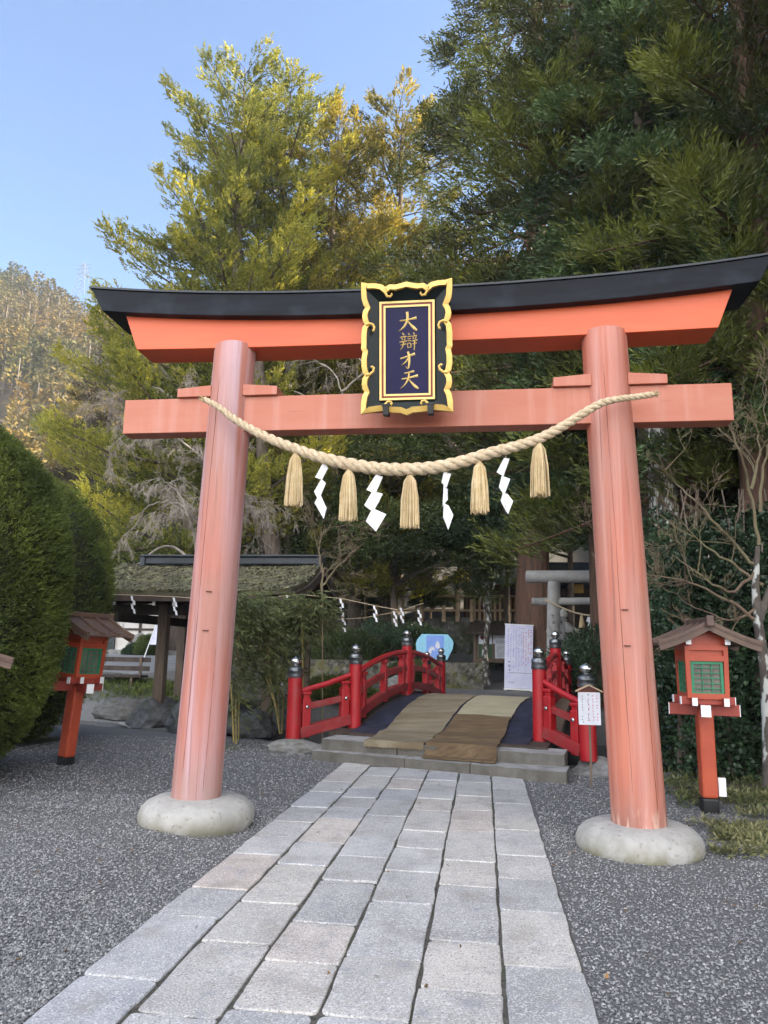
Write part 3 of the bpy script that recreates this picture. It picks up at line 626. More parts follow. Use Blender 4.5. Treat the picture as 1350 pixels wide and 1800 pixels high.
def cap(post, p, r=1.):
    mb = MB(); mb.lathe([(.108*r, 0), (.112*r, .02), (.112*r, .035), (.106*r, .04), (.106*r, .09), (.110*r, .095), (.108*r, .12), (.092*r, .145), (.06*r, .155), (.046*r, .165), (.046*r, .18)], p, 20)
    c = mb.build('cap', 'capmetal', post, smooth=True)
    mb = MB(); mb.lathe([(.04*r, .175), (.062*r, .19), (.078*r, .215), (.080*r, .24), (.070*r, .265), (.045*r, .283), (.018*r, .297), (.004, .308)], p, 20); mb.build('finial', 'silver', post, smooth=True)
def post(p, h, r=.098, tilt_=0):
    mb = MB(); mb.tube([p, p+Vector((0, 0, h*.5)), p+Vector((0, 0, h))], [r*1.04, r, r*.985], 22); o = mb.build('post', 'bridge', bridge, smooth=True)
    cap(o, p+Vector((0, 0, h)), r/.1)
    return o
wing = {-1: G(515, 1302, .15), 1: G(1035, 1337, .15)}
LATP = 1.43
for sd_ in (-1, 1):
    for s_, hh in ((0, .95), (BL/2, .92), (BL, .92)): post(bp(sd_*LATP, s_, dz(s_)), hh)
    wp = Vector((wing[sd_].x, wing[sd_].y, .15)); post(wp, .90, .105)
    # far wing post
    fw = bp(sd_*(LATP+.55), BL+.75, .25)
    if sd_ < 0: post(fw, .88)
    for seg in (0, 1):
        a, b = seg*BL/2, (seg+1)*BL/2; sa = np.linspace(a+.08, b-.08, 14)
        mb = MB(); mb.tube([bp(sd_*LATP, s_, dz(s_)+.80) for s_ in sa], .048, 12); mb.build('handrail', 'bridge', bridge, smooth=True)
        mb = MB(); mb.sweep([bp(sd_*LATP, s_, dz(s_)+.50) for s_ in sa], .075, .10); mb.build('middle_rail', 'bridge_dusty', bridge, bevel=.006)
        mb = MB(); mb.sweep([bp(sd_*LATP, s_, dz(s_)+.16) for s_ in sa], .11, .14); mb.build('bottom_rail', 'bridge_dusty', bridge, bevel=.006)
        for t in (.12, .5, .88) if seg == 0 else (.12, .5, .88):
            s_ = a+(b-a)*t; z = dz(s_); p = bp(sd_*LATP, s_, 0)
            ang = math.atan2(BV[1], BV[0]); mb = MB()
            mb.box((p.x, p.y, z+.335), (.13, .11, .58), ang); mb.box((p.x, p.y, z+.66), (.10, .085, .10), ang); mb.box((p.x, p.y, z+.725), (.15, .12, .06), ang); mb.build('strut', 'bridge', bridge, bevel=.012)
    # wing rails between the first bridge post and the outer post
    for q0, q1 in ((bp(sd_*LATP, 0, .30), wp), (bp(sd_*LATP, BL, .30), fw))[:2 if sd_ < 0 else 1]:
        d = (q1-q0); dh = Vector((d.x, d.y, 0)).normalized(); a = q0+dh*.09; b = q1-dh*.09; ang = math.atan2(dh.y, dh.x)
        mb = MB(); mb.tube([a+Vector((0, 0, .78)), (a+b)/2+Vector((0, 0, .725)), b+Vector((0, 0, .70))], .042, 12); mb.build('handrail', 'bridge', bridge, smooth=True)
        mr_ = MB(); mr_.beam(a+Vector((0, 0, .46)), b+Vector((0, 0, .46)), .06, .09); mr_ = mr_.build('middle_rail', 'bridge_dusty', bridge, bevel=.005)
        mb = MB(); mb.beam(a+Vector((0, 0, .13)), b+Vector((0, 0, .11)), .13, .15); mb.build('bottom_rail', 'bridge_dusty', bridge, bevel=.006)
        for e, zz in ((a+dh*.09, q0.z), (b-dh*.09, q1.z)):
            mb = MB(); mb.box((e.x, e.y, zz+.32), (.13, .12, .56), ang); mb.box((e.x, e.y, zz+.62), (.10, .09, .09), ang); mb.box((e.x, e.y, zz+.672), (.14, .12, .05), ang); mb.build('strut', 'bridge', bridge, bevel=.015)
            nn = Vector((dh.y, -dh.x, 0)); nn = nn if nn.y < 0 else -nn
            t_ = (e-a).dot(dh)/max(.01, (b-a).dot(dh)); zc = a.z+.46+(b.z-a.z)*t_
            mb = MB(); cpt = Vector((e.x, e.y, zc))+nn*.068; mb.tube([cpt, cpt+nn*.012, cpt+nn*.02], [.028, .026, .012], 12); mb.build('bolt_cover', 'silver', mr_, smooth=True)
# carpets and mats follow the deck
def prof(s):      # walking surface height along the bridge axis, steps included
    sA = -1.28; sB = -.78
    return dz(s)
def px2ls(x, y):
    lo = None
    best = None
    for s_ in np.linspace(-.6, BL, 400):
        z = dz(max(s_, 0)) if s_ > 0 else .3
        p = G(x, y, z+.03); la, s2 = lats(p.x, p.y)
        e = abs(s2-s_)
        if best is None or e < best[0]: best = (e, la, s_)
    return best[1], best[2]
def cloth(name, m_, corners, label, cat, zoff, drape=None, thick=.012, ns=26, nl=14, ripple=.004, group=None):
    """corners (lat,s): front-left, front-right, back-right, back-left; drape: extra length hanging over the steps at the front"""
    FL, FR, BR, BLc = corners; rows = []
    ph_ = random.random()*6
    for i in range(ns+1):
        t = i/ns; row = []
        for j in range(nl+1):
            u = j/nl
            la = (FL[0]*(1-u)+FR[0]*u)*(1-t)+(BLc[0]*(1-u)+BR[0]*u)*t; s_ = (FL[1]*(1-u)+FR[1]*u)*(1-t)+(BLc[1]*(1-u)+BR[1]*u)*t
            z = dz(s_) if s_ > 0 else (.30 if s_ > -.62 else .272)
            z += zoff+ripple*math.sin(9*la+ph_+3*s_)*math.sin(7*s_+ph_)+random.uniform(0, ripple*.4)
            s_ += random.uniform(-.006, .006); la += (random.uniform(-.008, .008) if j in (0, nl) else 0)
            row.append(bp(la, s_, z))
        rows.append(row)
    if drape:
        first = rows[0]; ext = []
        for (ds, z) in drape: ext.append([bp(lats(p.x, p.y)[0]+random.uniform(-.004, .004), lats(p.x, p.y)[1]-ds, z+random.uniform(0, .006)) for p in first])
        rows = ext[::-1]+rows
    n1 = nl+1; nr = len(rows); vs = [p for r_ in rows for p in r_]; vs += [p-Vector((0, 0, thick)) for p in vs]; N_ = n1*nr; fs = []
    for i in range(nr-1):
        for j in range(nl): a = i*n1+j; fs += [(a, a+1, a+1+n1, a+n1), (N_+a, N_+a+n1, N_+a+1+n1, N_+a+1)]
    for i in range(nr-1): fs += [(i*n1, i*n1+n1, N_+i*n1+n1, N_+i*n1), (i*n1+nl, N_+i*n1+nl, N_+i*n1+n1+nl, i*n1+n1+nl)]
    for j in range(nl): fs += [(j, N_+j, N_+j+1, j+1), ((nr-1)*n1+j, (nr-1)*n1+j+1, N_+(nr-1)*n1+j+1, N_+(nr-1)*n1+j)]
    mb = MB(); mb.add(vs, fs); o = mb.build(name, m_, smooth=True); tag(o, label, cat, group)
    return o, rows[0]
cloth('carpet', 'carpet', [(-1.33, -.64), (1.32, -.64), (1.32, BL-.1), (-1.33, BL-.1)], 'dark navy carpet covering the arched bridge deck under the straw mats', 'carpet', .014)
L0, L1, L2, L3 = px2ls(655, 1296), px2ls(752, 1302), px2ls(806, 1240), px2ls(757, 1222)
apex_ = BL/2
o1, fr1 = cloth('straw_mat', 'mat_tan', [(-.80, -1.24), (.02, -1.14), (-.08, 3.6), (-1.06, 3.6)], 'long faded straw mat on the left half of the bridge, frayed at the front step', 'mat', .030, drape=[(.025, .265), (.035, .225)], group='straw mats on the bridge', ns=40)
cloth('straw_mat', 'mat_pale', [(.03, .78), (.90, .78), (.90, 3.7), (-.05, 3.7)], 'pale greenish straw mat on the bridge crest, behind the brown mat', 'mat', .034, group='straw mats on the bridge')
o3, fr3 = cloth('straw_mat', 'mat_brown', [(.04, -1.12), (.98, -1.05), (.89, .9), (.03, .9)], 'dark brown straw mat at the front of the bridge, draped down over the steps', 'mat', .046, drape=[(.03, .27), (.045, .20), (.07, .158), (.20, .150)], group='straw mats on the bridge', ns=34)
for (par, m_, fr) in ((o1, 'mat_tan', fr1), (o3, 'mat_brown', fr3)):
    mb = MB()
    for _ in range(70):
        t = random.random()*(len(fr)-1); i = int(t); p = fr[i].lerp(fr[i+1], t-i); mb.tube([p+Vector((0, .01, 0)), p+Vector((random.uniform(-.03, .03), -random.uniform(.01, .04), -random.uniform(.0, .05)))], [.0025, .0015], 3)
    mb.build('fringe', m_, par)

# ------------------------------------------------------------------ rocks
def rock(name, c, d, label, cat, m_='darkrock', rz=0., seed=0, group=None, flat=.0, sub=3):
    import bmesh
    bm = bmesh.new(); bmesh.ops.create_icosphere(bm, subdivisions=sub, radius=1)
    r_ = np.random.default_rng(seed+77); dirs = nrm(r_.normal(size=(9, 3))); offs = r_.uniform(.55, .9, 9)
    for v in bm.verts:
        p = np.array(v.co)
        for dd, oo in zip(dirs, offs):
            k = p@dd
            if k > oo: p = p-dd*(k-oo)*.85
        p = p*(1+.05*math.sin(p[0]*7+seed)+.04*math.sin(p[1]*9+p[2]*6+seed)+.02*r_.normal())
        if p[2] < -.4: p[2] = -.4
        v.co = p
    me = bpy.data.meshes.new(name); bm.to_mesh(me); bm.free(); me.materials.append(M[m_]); o = bpy.data.objects.new(name, me); C.objects.link(o)
    o.location = c; o.scale = d; o.rotation_euler = (0, 0, rz)
    for p in me.polygons: p.use_smooth = (sub > 3)
    return tag(o, label, cat, group)
wl = wing[-1]; wr = wing[1]
rock('foundation_rock', (wl.x+.12, wl.y-.12, 0.05), (.46, .30, .16), 'low grey rock carrying the left outer post of the red bridge', 'rock', 'stone', .1, 1)
rock('foundation_rock', (wr.x+.12, wr.y-.02, .02), (.34, .36, .19), 'pale rough rock carrying the right outer post of the red bridge', 'rock', 'stone', .5, 2)
RK = [((205, 1262), (.75, .42, .30), 'flat topped grey slab rock at the pond edge behind the left lantern', 'stone'),
      ((268, 1268), (.62, .50, .42), 'rounded dark boulder under the pavilion posts', 'darkrock'),
      ((335, 1278), (.9, .5, .45), 'dark boulder in deep shade behind the left torii pillar', 'darkrock'),
      ((440, 1290), (.55, .35, .30), 'dark boulder behind the bamboo canes at the pond edge', 'darkrock'),
      ((480, 1262), (.5, .4, .42), 'upright dark boulder between the bamboo and the red bridge post', 'darkrock')]
for i, ((x, y), d, lb, m_) in enumerate(RK):
    p = G(x, y, .05); rock('pond_rock', (p.x, p.y+.2, .12), d, lb, 'rock', m_, i*.9, i+5, group='rocks along the pond edge')
RK2 = [(600, 1170, 19.5, .5), (655, 1175, 19, .4), (690, 1168, 20, .55), (570, 1200, 18.2, .5), (230, 1215, 16.4, .55), (205, 1235, 15.6, .5), (350, 1215, 16.2, .6), (425, 1210, 16.0, .6)]
RKL = ['grey boulder on the far bank seen through the bridge railing', 'small pale boulder on the far bank left of the bridge apex', 'grey boulder beside the bridge apex post on the far bank', 'low boulder by the water behind the lower left railing',
       'dark boulder in the grassy bank below the bench', 'mossy dark boulder in the bank behind the slab rock', 'dark boulder on the far bank behind the left torii pillar', 'dark boulder on the far bank behind the bamboo']
for i, (x, y, Y, d) in enumerate(RK2):
    p = at(x, y, Y); rock('bank_rock', (p.x, p.y, float(gz(p.x, p.y))+.12), (d*1.2, d*.8, d*.7), RKL[i], 'rock', 'darkrock' if i % 2 else 'stone', i*1.3, i+20, group='rocks on the far bank')

# ------------------------------------------------------------------ red lanterns
def red_lantern(label):
    t = thing('wooden_lantern', label, 'lantern', group='red lanterns flanking the torii')
    mb = MB(); mb.box((0, 0, .56), (.165, .165, .84)); mb.build('post', 'lantern', t, bevel=.022)
    mb = MB(); mb.box((0, 0, .07), (.172, .172, .14)); mb.build('foot', 'iron', t, bevel=.02)
    def arm(c, d, ax, rot=0):
        mb = MB(); mb.box(c, d); a = mb.build('arm', 'lantern_dark', t, bevel=.004); a.rotation_euler = (0, 0, rot)
        for k in (-1, 1):
            e = list(c); e[ax] += k*(d[ax]/2+.004); dd = list(d); dd[ax] = .008; w = MB(); w.box(e, dd); w.build('white_end', 'white', a)
    arm((0, 0, .975), (.72, .10, .11), 0, R(-12)); arm((0, 0, .979), (.10, .72, .11), 1, R(-12))
    for k in (-1, 1):
        arm((k*.165, 0, 1.06), (.055, .56, .075), 1); arm((0, k*.165, 1.068), (.56, .055, .075), 0)
    H0, H1 = 1.09, 1.60; wb, wt = .195, .205
    mb = MB()
    for sx in (-1, 1):
        for sy in (-1, 1): mb.beam((sx*wb, sy*wb, H0), (sx*wt, sy*wt, H1), .05, .05, (0, 1, 0))
    for z in (H0+.02, 1.475, H1-.02):
        w = wb+.001 if z < 1.3 else wt+.001
        for k in (-1, 1): mb.box((0, k*w, z), (2*w-.04, .046, .055)); mb.box((k*w, 0, z), (.046, 2*w-.04, .055))
    mb.build('housing_frame', 'lantern', t, bevel=.003)
    mb = MB(); mb.box((0, 0, 1.54), (.385, .385, .12)); mb.build('upper_panel', 'lantern', t)
    mb = MB(); mb.box((0, 0, 1.09), (.36, .36, .05)); mb.build('floor_panel', 'lantern_dark', t)
    for ax, k in ((1, -1), (0, -1), (1, 1), (0, 1)):
        def P(u, z, d): return (u, k*(.198+d), z) if ax == 1 else (k*(.198+d), u, z)
        def D(a, b, c): return (a, b, c) if ax == 1 else (b, a, c)
        g = MB()
        for u in (-.155, .155): g.box(P(u, 1.285, 0), D(.03, .022, .33))
        for z in (1.135, 1.435): g.box(P(0, z, 0), D(.28, .022, .03))
        for u in (-.05, .05): g.box(P(u, 1.285, .001), D(.009, .012, .27))
        for z in (1.185, 1.235, 1.285, 1.335, 1.385): g.box(P(0, z, .0), D(.28, .012, .009))
        g = g.build('lattice', 'green', t)
        pn = MB(); pn.box(P(0, 1.285, -.014), D(.29, .006, .30)); pn.build('pane', 'pane', g)
    # roof: ridge runs front to back, concave slopes left and right
    def rz_(x): a = min(1, abs(x)/.54); return 1.60+.20*(1-a)**1.25
    mb = MB(); vs = []; fs = []; n = 16
    for i in range(n+1):
        x = -.54+1.08*i/n; z = rz_(x)
        vs += [(x, -.40, z), (x, .40, z), (x, .40, z+.018), (x, -.40, z+.018)]
    for i in range(n):
        for k in range(4): fs.append((i*4+k, i*4+(k+1) % 4, i*4+4+(k+1) % 4, i*4+4+k))
    fs += [(0, 1, 2, 3), tuple(n*4+k for k in (3, 2, 1, 0))]
    mb.add(vs, fs); rf = mb.build('roof', 'lroof', t)
    for sx in (-1, 1):
        for y in (-.385, -.13, .13, .385):
            b = MB(); b.sweep([(sx*x, y, rz_(x)+.03) for x in np.linspace(.03, .54, 9)], .038, .035); b.build('batten', 'lroof', rf, bevel=.004)
    for y in (-.375, .375):
        mb = MB(); mb.sweep([(x, y, rz_(x)-.028) for x in np.linspace(-.53, .53, 19)], .03, .055); mb.build('barge_board', 'lroof', rf, bevel=.003)
    mb = MB(); mb.box((0, 0, rz_(0)+.045), (.07, .86, .06)); mb.build('ridge', 'lroof', rf, bevel=.01)
    for y in (-.44, .44):
        mb = MB(); mb.box((0, y, rz_(0)+.035), (.085, .03, .11)); mb.build('ridge_end', 'lroof', rf, bevel=.02)
    for y in (-.20, .20): mb = MB(); mb.prism([(-.20, 1.60), (.20, 1.60), (.20, 1.655), (.05, 1.77), (-.05, 1.77), (-.20, 1.655)], lambda u, v, d: (u, d, v), y-.012, y+.012); mb.build('gable_panel', 'lantern', t)
    mb = MB(); mb.box((0, 0, 1.765), (.09, .70, .03)); rp = mb.build('ridge_beam', 'lantern', t)
    for sx in (-1, 1):
        mb = MB(); mb.box((sx*.205, 0, 1.645), (.055, .62, .07)); a = mb.build('purlin', 'lantern', t, bevel=.003)
        for k in (-1, 1): w = MB(); w.box((sx*.205, k*.314, 1.645), (.056, .008, .071)); w.build('white_end', 'white', a)
    return t
lan = red_lantern('upright vermilion lantern with green lattice windows beside the dark leafy hedge, right of the torii')
place(lan, (2.145, 7.86, .0), 0, (.88, .88, .985))
lan2 = copy_tree(lan); place(lan2, (-5.02, 8.75, .0), R(47), (.9, .9, 1), label='leaning vermilion lantern half hidden by the clipped hedge, left of the torii')
lan2.rotation_euler = Matrix.Rotation(R(3.2), 3, Vector((0.25, 1, 0))).to_euler(); lan2.rotation_euler = (Matrix.Rotation(R(3.4), 3, 'Y')@Matrix.Rotation(R(-20), 3, 'Z')).to_euler()
lan3 = copy_tree(lan); p = at(-40, 1100, 5.9); place(lan3, (p.x-.26, 5.9, -.28), R(40), (.9, .9, 1), label='lantern showing only a dark eave tip at the left picture edge, before the hedge')
mb = MB(); mb.box((2.262, 7.84, .24), (.07, .05, .17)); mb.box((2.262, 7.812, .24), (.05, .006, .12)); tag(mb.build('outlet_box', 'white', bevel=.006), 'small white outlet box fixed to the foot of the right lantern post', 'outlet box')

# ------------------------------------------------------------------ small notice on a stake
def scribbles(mb, fn, u0, u1, v0, v1, cols_, h, dens=.8, w=.12):
    """columns of small handwriting-like strokes"""
    for c in range(cols_):
        u = u1-(c+.5)*(u1-u0)/cols_; v = v1-random.uniform(0, .06)*(v1-v0); end = v0+(v1-v0)*random.choice((0, .05, .3, .1))
        while v > end:
            if random.random() < dens:
                for _ in range(3):
                    a = random.choice((0, 0, 1.5, .7, -.6)); L = h*random.uniform(.25, .5); cu, cv_ = u+random.uniform(-.2, .2)*h, v+random.uniform(-.3, .3)*h
                    du, dv = math.cos(a)*L, math.sin(a)*L; nu, nv = -math.sin(a)*h*w/2, math.cos(a)*h*w/2
                    mb.prism([(cu-du/2-nu, cv_-dv/2-nv), (cu+du/2-nu, cv_+dv/2-nv), (cu+du/2+nu, cv_+dv/2+nv), (cu-du/2+nu, cv_-dv/2+nv)], fn, 0, .0015)
            v -= h*1.05
M['ink'] = mat('ink', (.03, .03, .05), .6); M['redink'] = mat('red ink', (.55, .06, .12), .6); M['violetink'] = mat('violet ink', (.17, .12, .42), .6)
M['boardwhite'] = mat('notice paper', (.62, .64, .70), .7, var=.12, scale=6); M['banner'] = mat('banner cloth', (.66, .68, .80), .6, col2=(.56, .56, .76), scale=3)
sp_ = G(1040, 1384, 0); nb = thing('notice_sign', 'small roofed white handwritten notice on a thin stake in front of the right bridge post', 'sign', (sp_.x, sp_.y, 0))
mb = MB(); mb.box((0, 0, .42), (.022, .016, .86)); mb.build('stake', 'wood', nb)
mb = MB(); mb.box((0, -.02, .86), (.245, .014, .36)); mb.build('board', 'boardwhite', nb)
mb = MB(); fn = lambda u, v, d: (u, -.0275-d, v); scribbles(mb, fn, -.11, .02, .71, 1.01, 2, .03); mb.build('writing', 'ink', nb)
mb = MB(); scribbles(mb, fn, -.03, .11, .70, 1.02, 3, .032); mb.build('writing', 'redink', nb)
mb = MB(); mb.prism([(-.125, 1.045), (.125, 1.045), (0, 1.11)], lambda u, v, d: (u, d, v), -.028, -.01); mb.build('gable_panel', 'redwood', nb)
mb = MB()
for k in (-1, 1): mb.beam((0, -.02, 1.122), (k*.15, -.02, 1.05), .06, .014)
mb.build('roof', 'fencewood', nb)

# ------------------------------------------------------------------ roll-up banner, notice board, fan board
ZF = .30
def zg(p): return float(gz(p.x, p.y))
def writing_names(): pass
bt = at(911, 1212, 23); bn = thing('rollup_banner', 'tall white roll-up banner with blue and red handwriting standing beyond the bridge', 'banner', (bt.x, bt.y, zg(bt))); bn.rotation_euler = (R(-3), R(2), R(4))
mb = MB(); mb.box((0, 0, 1.02), (.84, .012, 1.88)); mb.build('cloth_panel', 'banner', bn)
mb = MB(); mb.box((0, 0, .05), (.86, .09, .05)); mb.build('base', 'white', bn)
for k in (-1, 1): mb = MB(); mb.box((k*.38, 0, .02), (.04, .34, .03)); mb.build('foot', 'white', bn)
mb = MB(); mb.tube([(-.44, 0, 1.97), (.44, 0, 1.97)], .015, 8); mb.build('top_bar', 'white', bn)
mb = MB(); mb.tube([(0, .02, 1.95), (0, .45, .02)], .012, 6); mb.build('brace', 'iron', bn)
fn = lambda u, v, d: (u, -.0075-d*.6, v)
mb = MB(); scribbles(mb, fn, -.36, .12, .6, 1.9, 6, .06, .75, .16); mb.build('writing', 'violetink', bn)
mb = MB(); scribbles(mb, fn, .10, .40, .75, 1.86, 4, .065, .85, .18); mb.build('writing', 'redink', bn)
mb = MB(); scribbles(mb, fn, -.33, -.22, .58, .86, 1, .12, 1, .12); mb.prism([(-.3, .52), (.38, .53), (.38, .54), (-.3, .53)], fn, 0, .002); mb.prism([(-.3, .245), (-.12, .245), (-.12, .255), (-.3, .255)], fn, 0, .002); mb.build('writing', 'ink', bn)
it = at(835, 1197, 27.5); ib = thing('notice_board', 'roofed timber notice board with posters standing behind the lichen covered tree', 'notice board', (it.x, it.y, zg(it)))
for x in (0, 1.55): mb = MB(); mb.box((x, 0, .95), (.11, .11, 1.9)); mb.build('post', 'wood', ib, bevel=.01)
mb = MB(); mb.box((.77, .02, 1.3), (1.44, .05, 1.05)); mb.box((.77, -.01, .80), (1.44, .08, .10)); mb.build('backing', 'wood', ib)
mb = MB(); vs = [(-.35, -.55, 1.80), (1.95, -.55, 1.80), (1.75, .0, 2.18), (-.15, .0, 2.18), (-.35, .55, 1.80), (1.95, .55, 1.80)]
mb.add(vs+[(a, b, c-.06) for a, b, c in vs], [(0, 1, 2, 3), (3, 2, 5, 4), (6, 9, 8, 7), (9, 10, 11, 8), (0, 6, 7, 1), (4, 5, 11, 10), (0, 3, 9, 6), (3, 4, 10, 9), (1, 7, 8, 2), (2, 8, 11, 5)]); mb.build('roof', 'darkwood', ib)
def poster(x0, x1, z0, z1, m_, y=-.012, par=ib): mb = MB(); mb.box(((x0+x1)/2, y, (z0+z1)/2), (x1-x0, .01, z1-z0)); return mb.build('poster', m_, par)
M['darkgreen'] = mat('poster green', (.02, .06, .03), .5, col2=(.05, .1, .04), scale=4); M['posterorange'] = mat('poster orange', (.65, .2, .06), .5); M['maroon'] = mat('maroon emblem', (.16, .012, .03), .5)
po = poster(.14, .62, 1.40, 1.72, 'boardwhite'); mb = MB(); mb.lathe([(.075, 0), (.075, .004)], (0, 0, 0), 20); e = mb.build('emblem', 'maroon', po); e.rotation_euler = (R(90), 0, 0); e.location = (.27, -.018, 1.63)
mb = MB(); fn2 = lambda u, v, d: (u, -.018-d, v); scribbles(mb, fn2, .22, .33, 1.45, 1.54, 1, .09, 1, .14); scribbles(mb, fn2, .42, .60, 1.55, 1.68, 1, .12, 1, .14); mb.build('writing', 'ink', po)
pg = poster(.14, .62, .90, 1.395, 'darkgreen')
mb = MB(); 
for q in ((.30, 1.18, .40, 1.215), (.28, 1.23, .46, 1.25), (.31, .95, .335, 1.23), (.41, .95, .435, 1.23)): mb.prism([(q[0], q[1]), (q[2], q[1]), (q[2], q[3]), (q[0], q[3])], fn2, 0, .003)
mb.build('gate_picture', 'posterorange', pg)
po = poster(.66, 1.40, 1.42, 1.72, 'boardwhite'); mb = MB(); scribbles(mb, lambda u, v, d: (v, -.018-d, u), 1.60, 1.70, .72, 1.34, 1, .08, 1, .16)
for z in (1.46, 1.50, 1.545): mb.prism([(.74, z), (1.3, z), (1.3, z+.012), (.74, z+.012)], fn2, 0, .003)
mb.build('writing', 'ink', po)
po = poster(.72, 1.40, .90, 1.41, 'boardwhite'); mb = MB()
for k in range(10): z = .95+.042*k; mb.prism([(.78, z), (1.34-random.random()*.2, z), (1.34, z+.01), (.78, z+.01)], fn2, 0, .003)
mb.build('writing', 'ink', po)
ft = at(765, 1160, 24); fb = thing('fan_board', 'light blue fan shaped display board standing behind the bridge apex', 'display board', (ft.x, ft.y, zg(ft)))
M['skyblue'] = mat('light blue board', (.26, .56, .72), .5, var=.08); M['blue2'] = mat('mid blue panel', (.16, .30, .68), .5, col2=(.22, .34, .74), scale=3)
fnb = lambda u, v, d: (u, -d, v)
OUT = [(-.60, 1.15), (-.62, 1.35), (-.58, 1.48), (-.43, 1.66), (.40, 1.66), (.55, 1.48), (.58, 1.38), (.55, 1.2), (.38, .86), (-.1, .88), (-.58, 1.05)]
mb = MB(); mb.prism(OUT, fnb, 0, .03); mb.build('board', 'skyblue', fb)
mb = MB(); mb.prism([(-.28, .92), (.28, .90), (.28, 1.58), (.24, 1.62), (-.25, 1.62), (-.29, 1.58)], fnb, .031, .036); mb.build('centre_panel', 'blue2', fb)
mb = MB(); mb.prism([(0, 1.26), (.02, 1.38), (.08, 1.46), (.14, 1.36), (.15, 1.24), (.08, 1.2)], fnb, .037, .04); mb.prism([(-.24, 1.0), (-.2, 1.2), (-.12, 1.27), (-.04, 1.27), (.0, 1.14), (-.1, 1.16), (-.15, .98)], fnb, .037, .04); mb.build('pale_shape', 'boardwhite', fb)
mb = MB(); fn3 = lambda u, v, d: (u, -.032-d, v); scribbles(mb, fn3, .30, .50, 1.0, 1.4, 2, .05, .8, .12); scribbles(mb, fn3, -.54, -.36, 1.2, 1.4, 2, .045, .8, .12); mb.build('writing', 'violetink', fb)
mb = MB(); mb.tube([(-.25, .03, 1.0), (-.25, .03, 0)], .02, 8); mb.build('leg', 'iron', fb); mb = MB(); mb.tube([(.25, .03, 1.0), (.25, .03, 0)], .02, 8); mb.build('leg', 'iron', fb)

# ------------------------------------------------------------------ grey stone torii, lantern and marker stone
sp0 = at(969, 1165, 20); tz = zg(sp0); st = thing('stone_torii', 'plain grey stone torii standing beyond the right end of the bridge', 'torii gate', (sp0.x+.02, 20, tz))
ang = R(-12); st.rotation_euler = (0, 0, ang)
for x, dx in ((0, .10), (2.35, -.10)):
    mb = MB(); mb.tube([(x, 0, -.05), (x+dx, 0, 3.0)], [.19, .165], 24); mb.build('pillar', 'torii_stone', st, smooth=True)
mb = MB(); mb.tube([(-.62, 0, 3.14), (1.17, 0, 3.12), (3.0, 0, 3.14)], [.17, .165, .17], 24); mb.build('top_beam', 'torii_stone', st, smooth=True, bevel=.01)
mb = MB(); mb.tube([(-.48, 0, 2.48), (2.85, 0, 2.48)], .10, 20); mb.build('tie_beam', 'torii_stone', st, smooth=True)
mb = MB(); fn4 = lambda u, v, d: (u, -.172-d, v); scribbles(mb, fn4, -.05, .18, 1.9, 2.1, 1, .16, 1, .1); mb.build('carved_writing', 'ink', st)
hr = thing('thin_straw_rope', 'thin straw rope with tassels and paper strips hung on the grey stone torii', 'straw rope', st.location); hr.rotation_euler = (0, 0, ang)
mb = MB(); pts = [(-.12+2.5*t, -.22, 2.52-.42*math.sin(math.pi*min(t*1.0, 1))) for t in np.linspace(0, 1, 14)]; mb.tube(pts, .022, 7); mb.build('rope', 'rope', hr, smooth=True)
for x in (.80, 1.22, 1.7):
    t_ = (x+.12)/2.5; z = 2.50-.42*math.sin(math.pi*t_); mb = MB(); mb.tube([(x, -.22, z), (x, -.22, z-.06), (x, -.22, z-.32)], [.02, .04, .085], 9); mb.build('tassel', 'tassel', hr)
for x in (1.0, 1.45):
    t_ = (x+.12)/2.5; z = 2.49-.42*math.sin(math.pi*t_); mb = MB()
    for k in range(3): mb.prism([(x-.05+.03*k, z-.11*k), (x+.05+.03*k, z-.02-.11*k), (x+.03+.03*k, z-.16-.11*k), (x-.09+.03*k, z-.12-.11*k)], lambda u, v, d: (u, -.23-d, v), .002*k, .002*k+.003)
    mb.build('paper_streamer', 'paper', hr)
gl = at(992, 1160, 22); g = thing('stone_lantern', 'weathered grey stone lantern behind the left pillar of the stone torii', 'stone lantern', (gl.x, 22, zg(gl)))
mb = MB(); mb.lathe([(.36, 0), (.36, .14), (.24, .22), (.15, .3), (.13, .7), (.15, 1.1), (.2, 1.14)], (0, 0, 0), 12); mb.build('shaft', 'torii_stone', g)
mb = MB(); mb.lathe([(.18, 1.14), (.36, 1.22), (.36, 1.30), (.22, 1.32)], (0, 0, 0), 6); mb.build('platform', 'torii_stone', g)
mb = MB()
for k in range(6): a = k*math.pi/3; mb.box((.2*math.cos(a), .2*math.sin(a), 1.50), (.08, .08, .36), a)
mb.box((0, 0, 1.50), (.2, .2, .36)); mb.build('fire_box', 'torii_stone', g)
mb = MB(); mb.lathe([(.2, 1.68), (.50, 1.72), (.48, 1.80), (.28, 1.90), (.14, 2.02), (.08, 2.04)], (0, 0, 0), 6); mb.build('roof', 'torii_stone', g)
mb = MB(); mb.lathe([(.07, 2.04), (.12, 2.08), (.06, 2.13), (.12, 2.18), (.13, 2.26), (.07, 2.36), (.01, 2.42)], (0, 0, 0), 14); mb.build('finial', 'torii_stone', g, smooth=True)
p = at(986, 1160, 21); mb = MB(); mb.box((p.x, 21, 1.35), (.26, .22, 2.1)); tag(mb.build('marker_stone', 'torii_stone', bevel=.03), 'narrow upright marker stone with carved writing beside the stone torii pillar', 'marker stone'); ms_ = bpy.context.scene.objects['marker_stone']
mb = MB(); scribbles(mb, lambda u, v, d: (p.x+u, 20.888-d, v), -.1, .1, 1.5, 2.3, 1, .22, 1, .12); mb.build('carved_writing', 'ink', ms_)

